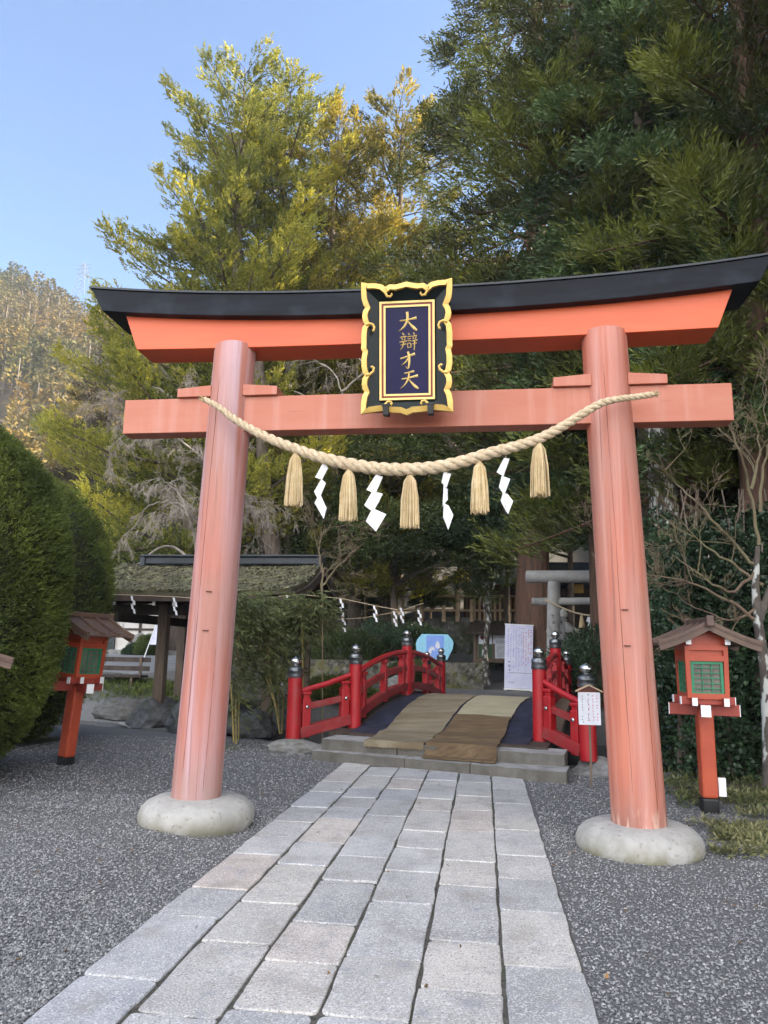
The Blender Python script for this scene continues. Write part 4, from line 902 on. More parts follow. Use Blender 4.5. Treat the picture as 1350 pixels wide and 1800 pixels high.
# ------------------------------------------------------------------ moss-roofed pavilion
GXR, GXL = -3.42, -7.9; YA, YF, YB = 15.5, 13.0, 17.9
pav = thing('pavilion', 'open timber pavilion with a moss covered bark roof and dark ridge left of the bridge', 'pavilion', (0, 0, 0))
def prz(y): 
    t = abs(y-YA)/2.5; return 2.40+.72*(1-t)**1.45 if t < 1 else 2.40
mb = MB(); n = 22; vs = []; fs = []; ysr = np.linspace(YF, YB, n+1); xsr = np.linspace(GXL, GXR, 19)
def top(x, y): return prz(y)+.07*(abs((x-(GXL+GXR)/2)/2.24))**3
V_ = []
for i in range(n+1):
    for x in xsr: V_.append((x, ysr[i], top(x, ysr[i])+.09+random.uniform(-.008, .008)))
for i in range(n+1):
    for x in xsr: V_.append((x, ysr[i], top(x, ysr[i])-.03))
nx_ = len(xsr); NN = nx_*(n+1)
for i in range(n):
    for j in range(nx_-1): a = i*nx_+j; fs += [(a, a+1, a+1+nx_, a+nx_), (NN+a, NN+a+nx_, NN+a+1+nx_, NN+a+1)]
for i in range(n): a = i*nx_; fs += [(a, a+nx_, NN+a+nx_, NN+a), (a+nx_-1, NN+a+nx_-1, NN+a+2*nx_-1, a+2*nx_-1)]
for j in range(nx_-1): fs += [(j, NN+j, NN+j+1, j+1), (n*nx_+j, n*nx_+j+1, NN+n*nx_+j+1, NN+n*nx_+j)]
mb.add(V_, fs); prf = mb.build('roof', 'moss_roof', pav)
# bark flakes and moss tufts on the roof
nf = 5200; fx = rng.uniform(GXL, GXR, nf); fy = rng.uniform(YF, YA, nf); 
fz = np.array([top(a, b) for a, b in zip(fx, fy)])+.095
P_ = np.stack([fx, fy, fz], 1); D_ = np.stack([rng.normal(size=nf)*.5, -np.ones(nf), -.25-rng.random(nf)*.25], 1)
quads('bark_flakes', leaves(P_, D_, rng.uniform(.05, .16, nf), rng.uniform(.02, .06, nf)), 'moss_roof', prf)
tag(bpy.context.scene.objects['bark_flakes'], kind='stuff')
mb = MB(); mb.box(((GXL+GXR)/2+.25, YA, 3.30), (abs(GXR-GXL)-.55, .34, .16)); mb.box(((GXL+GXR)/2+.25, YA, 3.40), (abs(GXR-GXL)-.4, .46, .05)); mb.build('ridge', 'slate', prf, bevel=.02)
for x in (GXL+.5, GXR-.02): mb = MB(); mb.box((x, YA, 3.27), (.12, .42, .26)); mb.build('ridge_end', 'slate', prf, bevel=.03)
for x in (GXL+.04, GXR+.05):
    mb = MB()
    for a, b in ((YA, YF-.02), (YA, YB+.02)): mb.sweep([(x, y, top(x, y)-.09) for y in np.linspace(a, b, 12)], .06, .17)
    mb.build('barge_board', 'darkwood', pav, bevel=.006)
mb = MB()
for y in (YF+.04, YB-.04): mb.beam((GXL, y, 2.33), (GXR, y, 2.33), .10, .11)
mb.build('eave_board', 'darkwood', pav)
mb = MB()
for y in np.linspace(YF+.3, YB-.3, 9): mb.sweep([(GXL+.1, y, prz(y)-.1), ((GXL+GXR)/2, y, prz(y)-.12), (GXR-.1, y, prz(y)-.1)], .07, .07)
mb.build('purlins', 'redwood', pav)
for x in np.linspace(GXL+.3, GXR-.3, 11):
    mb = MB(); mb.beam((x, YF+.1, 2.24), (x, YF+1.0, 2.34), .07, .08); r_ = mb.build('rafter', 'darkwood', pav); w = MB(); w.box((x, YF+.095, 2.24), (.06, .01, .07)); w.build('white_end', 'white', r_)
for x, y in ((-6.20, 13.95), (-4.05, 13.95), (-7.05, 16.95), (-4.05, 16.95)):
    mb = MB(); mb.beam((x, y, .05), (x, y, 2.35), .19, .19, (0, 1, 0)); mb.build('post', 'wood', pav, bevel=.015)
mb = MB()
for y in (13.95, 16.95): mb.beam((GXL+.3, y, 2.16), (GXR-.3, y, 2.16), .13, .20)
for x in (-7.0, -4.05): mb.beam((x, 13.5, 2.0), (x, 17.4, 2.0), .12, .18)
mb.build('tie_beams', 'darkwood', pav)
mb = MB(); mb.box((-4.05, 14.7, 2.55), (.06, .34, .5)); mb.prism([(14.0, 2.10), (17.0, 2.10), (15.5, 3.02)], lambda u, v, d: (-3.95+d, u, v), 0, .04); mb.build('gable_wall', 'redwood', pav)
mb = MB(); mb.box((-5.1, 15.4, .62), (1.3, .7, .44)); tag(mb.build('water_basin', 'stone', bevel=.05), 'stone water basin in the shade inside the pavilion', 'basin')

# ------------------------------------------------------------------ white building and things in front of it
WB = at(215, 1143, 38); wbz = 1.02
hall = thing('white_hall', 'white plastered building with dark timber lines behind the pavilion', 'building', (0, 38, 0))
mb = MB(); mb.box((-15.5, 3, 2.6), (14, 6, 3.3)); mb.build('wall', 'plaster', hall)
mb = MB()
for x in (-20.6, -18.2, -16.0, -13.6, -11.2): mb.box((x, -.02, 2.6), (.14, .08, 3.3))
for z in (2.25, 3.55): mb.box((-15.5, -.015, z), (14, .07, .12))
mb.build('timber_lines', 'darkwood', hall)
mb = MB(); vs = [(-23.5, -1.1, 4.1), (-7.5, -1.1, 4.1), (-8.5, 3, 5.2), (-22.5, 3, 5.2), (-7.5, 7, 4.1), (-23.5, 7, 4.1)]; mb.add(vs+[(a, b, c-.15) for a, b, c in vs], [(0, 1, 2, 3), (3, 2, 4, 5), (6, 9, 8, 7), (9, 11, 10, 8), (0, 6, 7, 1), (5, 4, 10, 11), (0, 3, 9, 6), (3, 5, 11, 9), (1, 7, 8, 2), (2, 8, 10, 4)]); mb.build('roof', 'slate', hall)
mb = MB(); mb.box((-15.5, -.35, 1.02), (14, .7, .3)); mb.build('plinth', 'stone', hall, bevel=.02)
mb = MB(); mb.box((-20.3, -.10, 1.9), (1.5, .1, 1.5)); sh_ = mb.build('shutter', 'slate', hall); mb = MB(); mb.box((-20.3, -.16, 1.95), (1.5, .03, .05)); mb.build('rail', 'wood', sh_)
M['purple'] = mat('purple curtain', (.12, .06, .36), .7)
mb = MB(); mb.box((-15.7, -.08, 2.1), (1.7, .1, 2.0)); mb.build('doorway', 'darkwood', hall)
mb = MB(); mb.box((-15.6, -.16, 2.85), (1.5, .03, .65)); mb.build('door_curtain', 'purple', hall)
for i, (x, z, w, h) in enumerate(((-21.2, 2.3, .42, .3), (-21.2, 1.85, .42, .3), (-21.2, 1.42, .42, .26), (-20.9, .98, .5, .2))):
    pn = at(198+0*i, 1100, 38); mb = MB(); mb.box((x, 37.62, z+.25), (w, .04, h)); o = mb.build('wall_sign', 'ink'); tag(o, ['topmost small black sign with white writing at the white building', 'middle small black sign with white writing at the white building', 'lowest hanging black sign with white writing at the white building', 'small black sign with white writing lying near the ground by the shutter'][i], 'sign', 'small black signs at the white building')
    mb = MB(); scribbles(mb, lambda u, v, d: (x+u, 37.595-d, z+.25+v), -w/2+.03, w/2-.03, -h/2+.03, h/2-.02, 3, .11, 1, .16); mb.build('writing', 'white', o)
def at_g(x, y, Y): p = at(x, y, Y); p.z = float(gz(p.x, p.y)); return p
p = at_g(254, 1150, 33); fl = thing('slanted_flag', 'white banner flag on a slanted pole leaning beside the pavilion post', 'flag', p)
a_ = at(281, 1080, 33)-p; mb = MB(); mb.tube([(0, 0, 0), a_], .025, 7); mb.build('pole', 'white', fl)
mb = MB(); q0 = at(263, 1133, 33)-p; q1 = at(282, 1133, 33)-p; q2 = at(289, 1084, 33)-p; q3 = a_
mb.add([q0, q1, q2, q3]+[v+Vector((0, .01, 0)) for v in (q0, q1, q2, q3)], [(0, 1, 2, 3), (7, 6, 5, 4), (0, 4, 5, 1), (1, 5, 6, 2), (2, 6, 7, 3), (3, 7, 4, 0)]); fc = mb.build('cloth_panel', 'banner', fl)
p = at_g(232, 1178, 18.2); bc = thing('garden_bench', 'dark slatted bench with low back at the edge of the gravel lot behind the pond', 'bench', p); bc.location.x = at(186, 1180, 18.2).x; bc.location.z -= .12
for z, y, nm in ((.80, .18, 'back_slat'), (.58, .14, 'back_slat')):
    mb = MB(); mb.box((0, y, z-.1), (2.2, .03, .12)); mb.build(nm, 'darkwood', bc)
mb = MB(); mb.box((0, -.12, .30), (2.2, .42, .05)); mb.build('seat', 'darkwood', bc)
for x in (-.85, .85): mb = MB(); mb.box((x, .16, .38), (.06, .05, .78)); mb.box((x, -.12, .14), (.06, .4, .3)); mb.build('leg', 'wood', bc)

# ------------------------------------------------------------------ terrace wall, fence, screens, hall in the grove
TWY = 30
tw = MB(); n = 60; vs = []; fs = []
for i in range(n+1):
    x = -8.8+17*i/n
    for k, z in enumerate(np.linspace(.2, 2.75, 10)): vs.append((x, TWY-.15*x+k*.05+random.uniform(-.09, .09), z+random.uniform(-.05, .05)))
for i in range(n):
    for k in range(9): a = i*10+k; fs.append((a, a+10, a+11, a+1))
for i in range(n): a = i*10+9; vs.append((vs[a][0], vs[a][1]+.7, 2.7)); 
vs.append((vs[n*10+9][0], vs[n*10+9][1]+.7, 2.7)); b0 = (n+1)*10
for i in range(n): fs.append((i*10+9, (i+1)*10+9, b0+i+1, b0+i))
tw.add(vs, fs); M['drystone'] = mat('dry stone wall', (.15, .145, .135), .95, col2=(.05, .048, .042), scale=2.4, bump=.06, voro=2.6, extra=chain(noise_over((.28, .28, .27), 4, .6, .68), noise_over((.045, .06, .02), 1.5, .45, .6, amt=.8)))
tag(tw.build('stone_wall', 'drystone'), 'rough dark dry stone terrace wall below the timber fence', 'wall')
lw = MB(); vs = []; fs = []
for i in range(41):
    x = -6.6+6.6*i/40
    for dy, z in ((0, .1), (random.uniform(-.05, .02), .6), (.02, 1.08+random.uniform(-.02, .02)), (.6, 1.1), (.6, .1)): vs.append((x, 23.6+dy, z))
for i in range(40):
    for k in range(4): a = i*5+k; fs.append((a, a+5, a+6, a+1))
lw.add(vs, fs); M['mosswall'] = mat('mossy stone', (.15, .14, .115), .95, col2=(.04, .04, .03), scale=6, bump=.08, voro=6, extra=chain(noise_over((.03, .03, .02), 7, .52, .6, amt=.9), noise_over((.11, .11, .035), 3, .52, .62, amt=.7)))
tag(lw.build('low_mossy_wall', 'mosswall'), 'low mossy stone wall along the gravel yard left of the bridge apex', 'wall')
fe = thing('timber_fence', 'pale two-rail timber fence running along the top of the dark terrace wall', 'fence', (0, 0, 0))
def fp(px): p = at(px, 1060, 30.2); Y = 30.2/(1+.15*p.x/30.2*0); x = p.x*(30.4/(30.2+.15*p.x)) if 0 else p.x; y = 30.3-.15*x; return x*(y/30.2), y
for z in (3.62, 3.05):
    mb = MB(); a = fp(583); b = fp(912); mb.tube([(a[0], a[1], z), (b[0], b[1], z)], .05, 8); mb.build('rail', 'fencewood', fe)
for px, h in ((583, 3.1), (604, 3.75), (622, 3.25), (643, 3.6), (664, 3.3), (708, 3.85), (741, 3.4), (780, 3.25), (804, 3.85), (829, 3.5), (911, 3.75)):
    x, y = fp(px); mb = MB(); mb.tube([(x, y-.05, 2.6), (x, y-.05, h)], .075, 8); mb.build('post', 'fencewood', fe)
for px in range(834, 908, 9):
    x, y = fp(px); mb = MB(); mb.box((x, y+.06, 3.15), (.10, .04, 1.0)); mb.build('paling', 'fencewood', fe)
for i, (x0, x1, y0, y1) in enumerate(((566, 616, 1003, 1025), (640, 704, 992, 1022), (728, 760, 1010, 1028))):
    a, b, c, d = (at(x, y, 31.6) for x, y in ((x0, y0), (x1, y0-3), (x1, y1), (x0, y1+1)))
    mb = MB(); mb.add([d, c, b, a]+[v+Vector((0, .12, 0)) for v in (d, c, b, a)], [(0, 1, 2, 3), (7, 6, 5, 4), (0, 4, 5, 1), (1, 5, 6, 2), (2, 6, 7, 3), (3, 7, 4, 0)])
    scn = thing('reed_screen', ['left tan reed screen panel hanging among the trees above the pavilion gable', 'middle and widest tan reed screen panel with pickets above it', 'rightmost short reed screen panel, darker and half hidden by leaves'][i], 'screen', (0, 0, 0), group='reed screens above the terrace')
    mb.build('panel', 'reed', scn)
    for k in range(3):
        q = d.lerp(c, .1+.4*k); mb = MB(); mb.tube([(q.x, q.y+.15, float(gz(q.x, q.y))-.2), (q.x, q.y+.15, b.z+.25)], .05, 7); mb.build('post', 'fencewood', scn)
sh = thing('grove_shrine', 'dark roofed small shrine hall hidden in the trees above the timber fence', 'shrine', (0, 0, 0))
a = at(815, 1012, 34); b = at(912, 1012, 34)
mb = MB(); mb.add([(a.x-.6, 33, 4.35), (b.x+.4, 33, 4.35), (b.x, 35, 5.6), (a.x, 35, 5.6), (a.x-.6, 37, 4.35), (b.x+.4, 37, 4.35)], [(0, 1, 2, 3), (3, 2, 5, 4)]); mb.build('roof', 'slate', sh)
mb = MB(); mb.box(((a.x+b.x)/2, 35, 3.6), (b.x-a.x, 2.6, 1.6)); mb.build('wall', 'redwood', sh)
for x in np.linspace(a.x+.15, b.x-.15, 5): mb = MB(); mb.box((x, 33.6, 3.6), (.12, .12, 1.6)); mb.build('post', 'wood', sh)
p = at(1013, 1030, 27); hk = thing('small_shrine', 'small dark shrine with a gold emblem seen through the stone torii', 'shrine', (p.x, 27, float(gz(p.x, 27))))
mb = MB(); mb.box((0, .6, 1.7), (1.5, 1.1, 3.4)); mb.build('body', 'darkwood', hk)
mb = MB(); mb.box((0, .02, p.z-hk.location.z), (.5, .03, .5), Matrix.Rotation(0, 3, 'Y')); mb.build('emblem', 'gold', hk)
mb = MB(); mb.add([(-1.3, -.6, 3.5), (1.3, -.6, 3.5), (0.9, .6, 4.4), (-.9, .6, 4.4), (-1.3, 1.8, 3.5), (1.3, 1.8, 3.5)], [(0, 1, 2, 3), (3, 2, 5, 4)]); mb.build('roof', 'slate', hk)
# strings with zigzag paper strips across the pond garden
def string(px, Y, label, papers, sag=0):
    t = thing('paper_strip_string', label, 'garland', at(*px[0], Y), group='strings with paper strips over the pond garden'); o_ = t.location
    mb = MB(); mb.tube([at(x, y, Y)-o_ for x, y in px], .006, 5); mb.build('string', 'rope', t)
    for x, y, L in papers:
        mb = MB(); w = Y/1300; k = 4
        for j in range(k):
            x0 = x+(1.6 if j % 2 else -1.6); y0_ = y+L*j/k; y1_ = y+L*(j+1.25)/k
            P = [at(x0-1.8, y0_, Y)-o_, at(x0+1.8, y0_+1, Y)-o_, at(x0+3.0, y1_, Y)-o_, at(x0-.6, y1_-1, Y)-o_]; dy = Vector((0, .004*j, 0)); nn = Vector((0, .004, 0))
            mb.add([v+dy for v in P]+[v+dy+nn for v in P], [(0, 1, 2, 3), (7, 6, 5, 4), (0, 4, 5, 1), (1, 5, 6, 2), (2, 6, 7, 3), (3, 7, 4, 0)])
        mb.build('paper_strip', 'paper', t)
string([(490, 1048), (530, 1045), (600, 1052), (665, 1066), (700, 1072)], 12.6, 'string crossing in front of the pavilion gable with two long paper strips', [(506, 1046, 36), (600, 1052, 30), (659, 1064, 28)])
string([(575, 1090), (640, 1086), (700, 1075), (745, 1060)], 16.5, 'lower string with paper strips between the pavilion and the terrace', [(604, 1086, 24), (694, 1074, 26), (706, 1068, 26), (737, 1072, 26)])
string([(195, 1045), (235, 1046), (308, 1049), (345, 1052)], 12.5, 'string below the front eave of the pavilion with paper strips', [(233, 1047, 30), (307, 1050, 30)])
# dangling bamboo cane stuck upright
for i, (x, y0, y1, Y, lb) in enumerate(((568, 990, 1300, 12.0, 'thin upright dark cane standing before the bridge railing'), (534, 1085, 1290, 12.2, 'thin pale cane beside the left outer bridge post'))):
    a = at(x, y1, Y); b = at(x-1, y0, Y); a.z = -.3; mb = MB(); mb.tube([a, b], [.012, .008], 6); tag(mb.build('cane', 'cane' if i else 'twig2'), lb, 'cane')

# ------------------------------------------------------------------ trees
def fnoise(P, f, seed=0):
    """cheap smooth 3D noise for clumping"""
    r_ = np.random.default_rng(seed+5); k = r_.normal(size=(6, 3))*f; p = r_.random(6)*6.28
    return sum(np.sin(P@k[i]+p[i]) for i in range(6))/6
def trunk_mb(H, r0, lean=0., seed=0, seg=12, base_flare=1.3, wob=.02):
    r_ = random.Random(seed); n = 12; pts = []; rad = []
    for i in range(n+1):
        t = i/n; pts.append(Vector((lean*H*t+H*wob*.3*math.sin(t*5+seed), H*wob*.3*math.sin(t*4+seed*2), H*t-.3))); rad.append(r0*((1-t)**.8*.97+.03)*(base_flare if i == 0 else 1))
    mb = MB(); mb.tube(pts, rad, seg); return mb, pts
def conifer(name, label, cat, H, Rr, z0, nb, per, m_, bark, r0, seed, style, prof=None, lean=0., group=None, dens=1., forks=0, azr=None, vb=.08):
    global rng
    r_ = np.random.default_rng(seed); t = thing(name, label, cat, group=group); tk, tp = trunk_mb(H, r0, lean, seed)
    P = prof or (lambda u: (1-u)**.75)
    z = z0+(H-z0)*(np.arange(nb)+r_.random(nb))/nb*.99
    u = (z-z0)/(H-z0); az = (np.arange(nb)*2.399+r_.normal(size=nb)*.4) if azr is None else azr[0]+(azr[1]-azr[0])*r_.random(nb)
    L = Rr*np.array([P(q) for q in u])*r_.uniform(.62, 1.12, nb)+.3
    rise, droop, upt, width, sl, k, ll, lw, splay = style
    dirs = np.stack([np.cos(az), np.sin(az), np.zeros(nb)], 1); side = np.stack([-np.sin(az), np.cos(az), np.zeros(nb)], 1)
    r1 = rise*(.4+u*1.2)+r_.normal(size=nb)*.10
    def bpos(i, tt): return np.stack([lean*z[i]+0*tt, 0*tt, z[i]+0*tt], -1)+dirs[i]*(L[i]*tt)[..., None]+np.stack([0*tt, 0*tt, L[i]*(r1[i]*tt+droop*tt**2+upt*tt**3)], -1)
    # limbs
    for i in range(nb):
        tt = np.linspace(0, .95, 5); pts = bpos(np.full(5, i), tt); rb = max(.012, .022*L[i]*.6)
        tk.tube([Vector(p) for p in pts], [rb*(1.15-q) for q in tt], 4, cap=False)
    tk.build('trunk', bark, t, smooth=True)
    cnt = np.maximum(6, (per*dens*(L/Rr)**1.5)).astype(int); idx = np.repeat(np.arange(nb), cnt); n = len(idx)
    tt = .16+.84*r_.random(n)**.75; off = r_.uniform(-1, 1, n)
    # twigs leave the branch at intervals so that foliage sits in fronds with gaps between
    off = np.sign(off)*np.abs(off)**.8
    w = width*L[idx]*(1.08-tt)*(.4+.6*np.abs(np.sin(tt*14+idx)))
    Q = bpos(idx, tt)+side[idx]*(off*w)[:, None]; Q[:, 2] += r_.normal(size=n)*.07*L[idx]**.5-np.abs(off)*w*.12
    Q += r_.normal(size=(n, 3))*.05
    A = dirs[idx]*.8+side[idx]*(np.sign(off)*.55)[:, None]+r_.normal(size=(n, 3))*.22; A[:, 2] += upt*1.2+.18
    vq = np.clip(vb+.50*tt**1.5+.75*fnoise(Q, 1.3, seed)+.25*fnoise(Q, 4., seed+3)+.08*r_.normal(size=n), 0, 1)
    old = rng; rng = r_
    V, v = sprays(Q, A, sl*r_.uniform(.6, 1.25, n), k, ll, lw, splay, vq=vq)
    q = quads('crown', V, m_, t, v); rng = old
    return t
CED = (.10, -.42, .30, .45, .50, 10, .19, .036, .75)
CEDW = (.05, -.55, .28, .42, .62, 12, .21, .032, .5)
CYP = (.15, -.5, .10, .48, .42, 10, .16, .044, .9)
FIR = (.24, -.42, .42, .40, .26, 10, .11, .046, .85)
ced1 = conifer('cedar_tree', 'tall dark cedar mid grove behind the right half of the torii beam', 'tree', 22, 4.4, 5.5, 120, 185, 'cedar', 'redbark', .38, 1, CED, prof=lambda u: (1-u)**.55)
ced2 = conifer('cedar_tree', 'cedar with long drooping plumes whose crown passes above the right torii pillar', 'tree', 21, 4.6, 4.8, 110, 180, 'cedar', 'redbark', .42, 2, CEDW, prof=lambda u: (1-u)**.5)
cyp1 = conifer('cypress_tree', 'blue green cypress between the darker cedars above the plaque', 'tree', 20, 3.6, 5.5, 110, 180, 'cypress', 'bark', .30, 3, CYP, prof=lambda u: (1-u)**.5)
place(ced1, (2.6, 17.2, 0), 0); place(ced2, (5.6, 14.6, 0), 1.1); place(cyp1, (3.6, 15.6, 0), .4, .95)
def cp(src, loc, rz, sc, label, group=None): c = copy_tree(src); return place(c, loc, rz, sc, label, group)
cp(ced1, (1.80, 23.7, .2), 2.2, (1.8, 1.1, 1.62), 'dark cedar at the left edge of the grove, its top reaching the sky gap')
cp(ced2, (8.3, 17.0, .6), 3.0, 1.0, 'cedar standing behind the upswept right end of the black beam')
cp(ced1, (7.0, 19.6, .8), 4.2, 1.0, 'cedar in the second row of the grove between nearer crowns')
cp(cyp1, (9.6, 13.2, .8), 2.6, 1.05, 'cypress at the top right picture corner')
cp(ced2, (4.6, 18.8, .5), 5.0, .95, 'cedar in the second row right of the plaque, mostly hidden')
og = 'cedars of the grove outside the right picture edge'
for (x, y, rz, sc, src) in ((9.5, 6.8, 0, 1.0, ced1), (12.4, 9.6, 1, 1.05, ced2), (12.2, 3.6, 2, 1.05, ced1), (15.5, 6.5, 3, 1.1, ced2), (14.5, 12.6, 4, 1.1, ced1), (12.5, -.5, 5, 1.0, ced2), (16, 1.5, 1.5, 1.1, ced1), (18.5, 9.5, 2.5, 1.15, ced2),
                            (12.6, 17.5, .6, 1.0, ced1), (16.5, 16.5, 1.6, 1.1, ced2), (20, 13.5, 4, 1.2, ced1), (13, -4.5, 4, 1.1, ced1), (19.5, 5, .5, 1.2, ced1), (20, -1.5, .9, 1.2, ced2)):
    cp(src, (x, y, .8), rz, sc, 'tall cedar of the grove outside the right picture edge', og)
for (x, y, rz, sc) in ((15, 23.5, 0, .82), (19, 27, 1, .85), (17, 32, 2, .8), (22, 36, 3, .85), (24, 30, 4, .9), (20, 22, 5, .9)):
    cp(ced1, (x, y, 1.), rz, sc, 'cedar of the rear grove outside the right picture edge', 'cedars of the rear grove outside the right picture edge')
# sunlit trees behind
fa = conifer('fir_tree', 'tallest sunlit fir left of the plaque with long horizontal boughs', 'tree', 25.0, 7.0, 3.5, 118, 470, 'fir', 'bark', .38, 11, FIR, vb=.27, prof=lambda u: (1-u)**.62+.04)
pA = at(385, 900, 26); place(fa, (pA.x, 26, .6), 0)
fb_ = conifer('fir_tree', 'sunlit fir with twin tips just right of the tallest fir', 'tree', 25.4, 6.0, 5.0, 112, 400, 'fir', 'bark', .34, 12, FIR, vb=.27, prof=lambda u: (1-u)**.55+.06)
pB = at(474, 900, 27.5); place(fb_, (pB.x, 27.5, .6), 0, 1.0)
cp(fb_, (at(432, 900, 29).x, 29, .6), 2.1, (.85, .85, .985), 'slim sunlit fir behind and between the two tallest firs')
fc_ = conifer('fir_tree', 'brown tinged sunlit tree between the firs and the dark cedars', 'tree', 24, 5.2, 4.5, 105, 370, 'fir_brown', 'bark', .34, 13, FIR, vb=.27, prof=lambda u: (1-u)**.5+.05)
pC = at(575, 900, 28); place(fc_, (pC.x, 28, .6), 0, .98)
cp(fc_, (at(690, 900, 31).x, 31, .6), 1.9, 1.12, 'brown topped tree peeping over the left flank of the dark cedars')
cp(fa, (at(625, 900, 30).x, 30, .6), 3.9, (.8, .8, .78), 'yellow green fir low behind the plaque')
cp(fc_, (at(135, 900, 50).x, 50, .8), .9, (.85, .85, .86), 'small brown conifer at the left end of the black beam')
dk = conifer('dark_conifer', 'dark brownish conifer left of the torii under the beam end', 'tree', 14, 3.4, 1.5, 85, 260, 'dark_fir', 'bark', .25, 14, (.15, -.35, .2, .42, .30, 7, .12, .04, .8), prof=lambda u: (1-u)**.7+.05)
pD = at(182, 900, 47); place(dk, (pD.x, 47, .7), 0, (1.5, 1.5, 1.62))
cp(dk, (at(262, 900, 47).x, 48, .8), 2.2, (1.6, 1.6, 1.4), 'dark conifer behind the bare weeping cherries')
cp(fb_, (at(330, 900, 47).x, 46.5, .8), 4.4, (1.1, 1.1, .85), 'low yellow green fir behind the left torii pillar')
# broadleaf understory
def broadleaf(name, label, H, Rr, zc, nl, m_, bark, r0, seed, lsz=(.10, .05), flat=.35, lean=0., nlimb=34, cat='tree', group=None):
    global rng
    r_ = np.random.default_rng(seed); t = thing(name, label, cat, group=group); tk, tp = trunk_mb(H*.8, r0, lean, seed, wob=.06)
    C_ = []; 
    for i in range(nlimb):
        a = r_.random()*6.283; zz = zc+(H-zc)*r_.random(); rad = Rr*(1-.75*((zz-zc)/(H-zc))**2)**.5*r_.uniform(.45, 1.0)
        e = np.array([rad*math.cos(a)+lean*zz, rad*math.sin(a), zz]); s0 = np.array([lean*zz, 0, max(.8, zz-rad*.25)]); mid = (s0+e)/2+r_.normal(size=3)*.15*rad+np.array([0, 0, .12*rad])
        tk.tube([Vector(s0), Vector(mid), Vector(e)], [r0*.32, r0*.2, .01], 5, cap=False); C_.append((e, rad)); C_.append(((mid+e)/2, rad))
    tk.build('trunk', bark, t, smooth=True)
    C0 = np.array([c[0] for c in C_]); nC = len(C0); sz = Rr*.27*r_.uniform(.7, 1.3, nC); idx = r_.integers(0, nC, nl//5)
    d = nrm(r_.normal(size=(len(idx), 3)))*(r_.random(len(idx))**.4)[:, None]; Q = C0[idx]+d*sz[idx][:, None]*np.array([1, 1, flat])
    Q[:, 2] -= .10*(np.hypot(d[:, 0], d[:, 1]))**2*sz[idx]
    A = d*np.array([1, 1, .3])+r_.normal(size=d.shape)*.25
    vq = np.clip(.5+.55*fnoise(Q, 1.3, seed)+.1*r_.normal(size=len(Q)), 0, 1)
    old = rng; rng = r_
    V, v = sprays(Q, A, .22*r_.uniform(.6, 1.3, len(Q)), 5, lsz[0], lsz[1], 1.0, .35, vq=vq); quads('crown', V, m_, t, v); rng = old
    return t
b1 = broadleaf('evergreen_tree', 'spreading dark evergreen whose layered boughs fill the space below the rope centre', 9.8, 4.6, 4.5, 80000, 'olive', 'bark', .16, 21, (.11, .045), .30, nlimb=44)
p = at(700, 900, 27); place(b1, (p.x, 27.0, .3), 0)
b2 = broadleaf('evergreen_tree', 'dark glossy evergreen behind the banner and notice board', 10.2, 4.4, 4.7, 80000, 'broad', 'bark', .16, 22, (.12, .055), .38, nlimb=44)
p = at(900, 900, 27); place(b2, (p.x, 29.5, .9), 0)
def bx_(px, Y): return at(px, 900, Y).x
cp(b1, (bx_(565, 38), 38.5, 2.6), 2.0, 1.3, 'olive evergreen beyond the reed screens, left of the plaque')
cp(b2, (bx_(455, 33), 34.5, .8), 3.3, (1.0, 1.0, .9), 'dark evergreen behind the leaning grey trunks left of the rope')
cp(b1, (bx_(800, 27), 31.5, 1.6), 4.1, (1.05, 1.05, 1.15), 'tall olive evergreen behind the grove shrine')
cp(b2, (bx_(1000, 24), 24.5, .6), 5.2, (.95, .95, 1.0), 'dark evergreen arching over the stone torii')
cp(b2, (bx_(1110, 20), 21.5, 1.0), 1.2, (.9, .9, 1.0), 'dark evergreen right behind the right torii pillar')
cp(b1, (bx_(960, 34), 37.0, 3.0), .6, 1.5, 'tallest evergreen on the wooded slope behind the stone torii')
cp(b2, (bx_(700, 38), 40.0, 4.0), 1.6, 1.6, 'broad evergreen high on the wooded slope behind the plaque')
cp(b1, (bx_(500, 38), 41.0, 3.0), 2.6, (1.4, 1.4, 1.6), 'evergreen high on the wooded slope left of the plaque')
cp(b2, (bx_(370, 46), 49, 1.0), 3.6, (1.4, 1.4, 1.3), 'dark evergreen between the white building and the firs')
cp(b1, (bx_(250, 40), 47, 1.0), 1.6, (1.4, 1.4, 1.0), 'round evergreen behind the roof of the white building')
cp(b2, (bx_(110, 42), 50, 1.0), 5.6, (1.4, 1.4, .9), 'dark evergreen beyond the left end of the white building')
cp(b2, (bx_(860, 48), 52.0, 9.0), 2.9, 1.9, 'evergreen near the top of the wooded slope above the notice board')
cp(b1, (bx_(1060, 48), 50.0, 8.0), 3.9, 1.9, 'evergreen near the top of the wooded slope behind the right pillar')
cp(b1, (bx_(600, 52), 56.0, 10.0), 4.9, 1.9, 'evergreen near the top of the wooded slope left of the plaque')
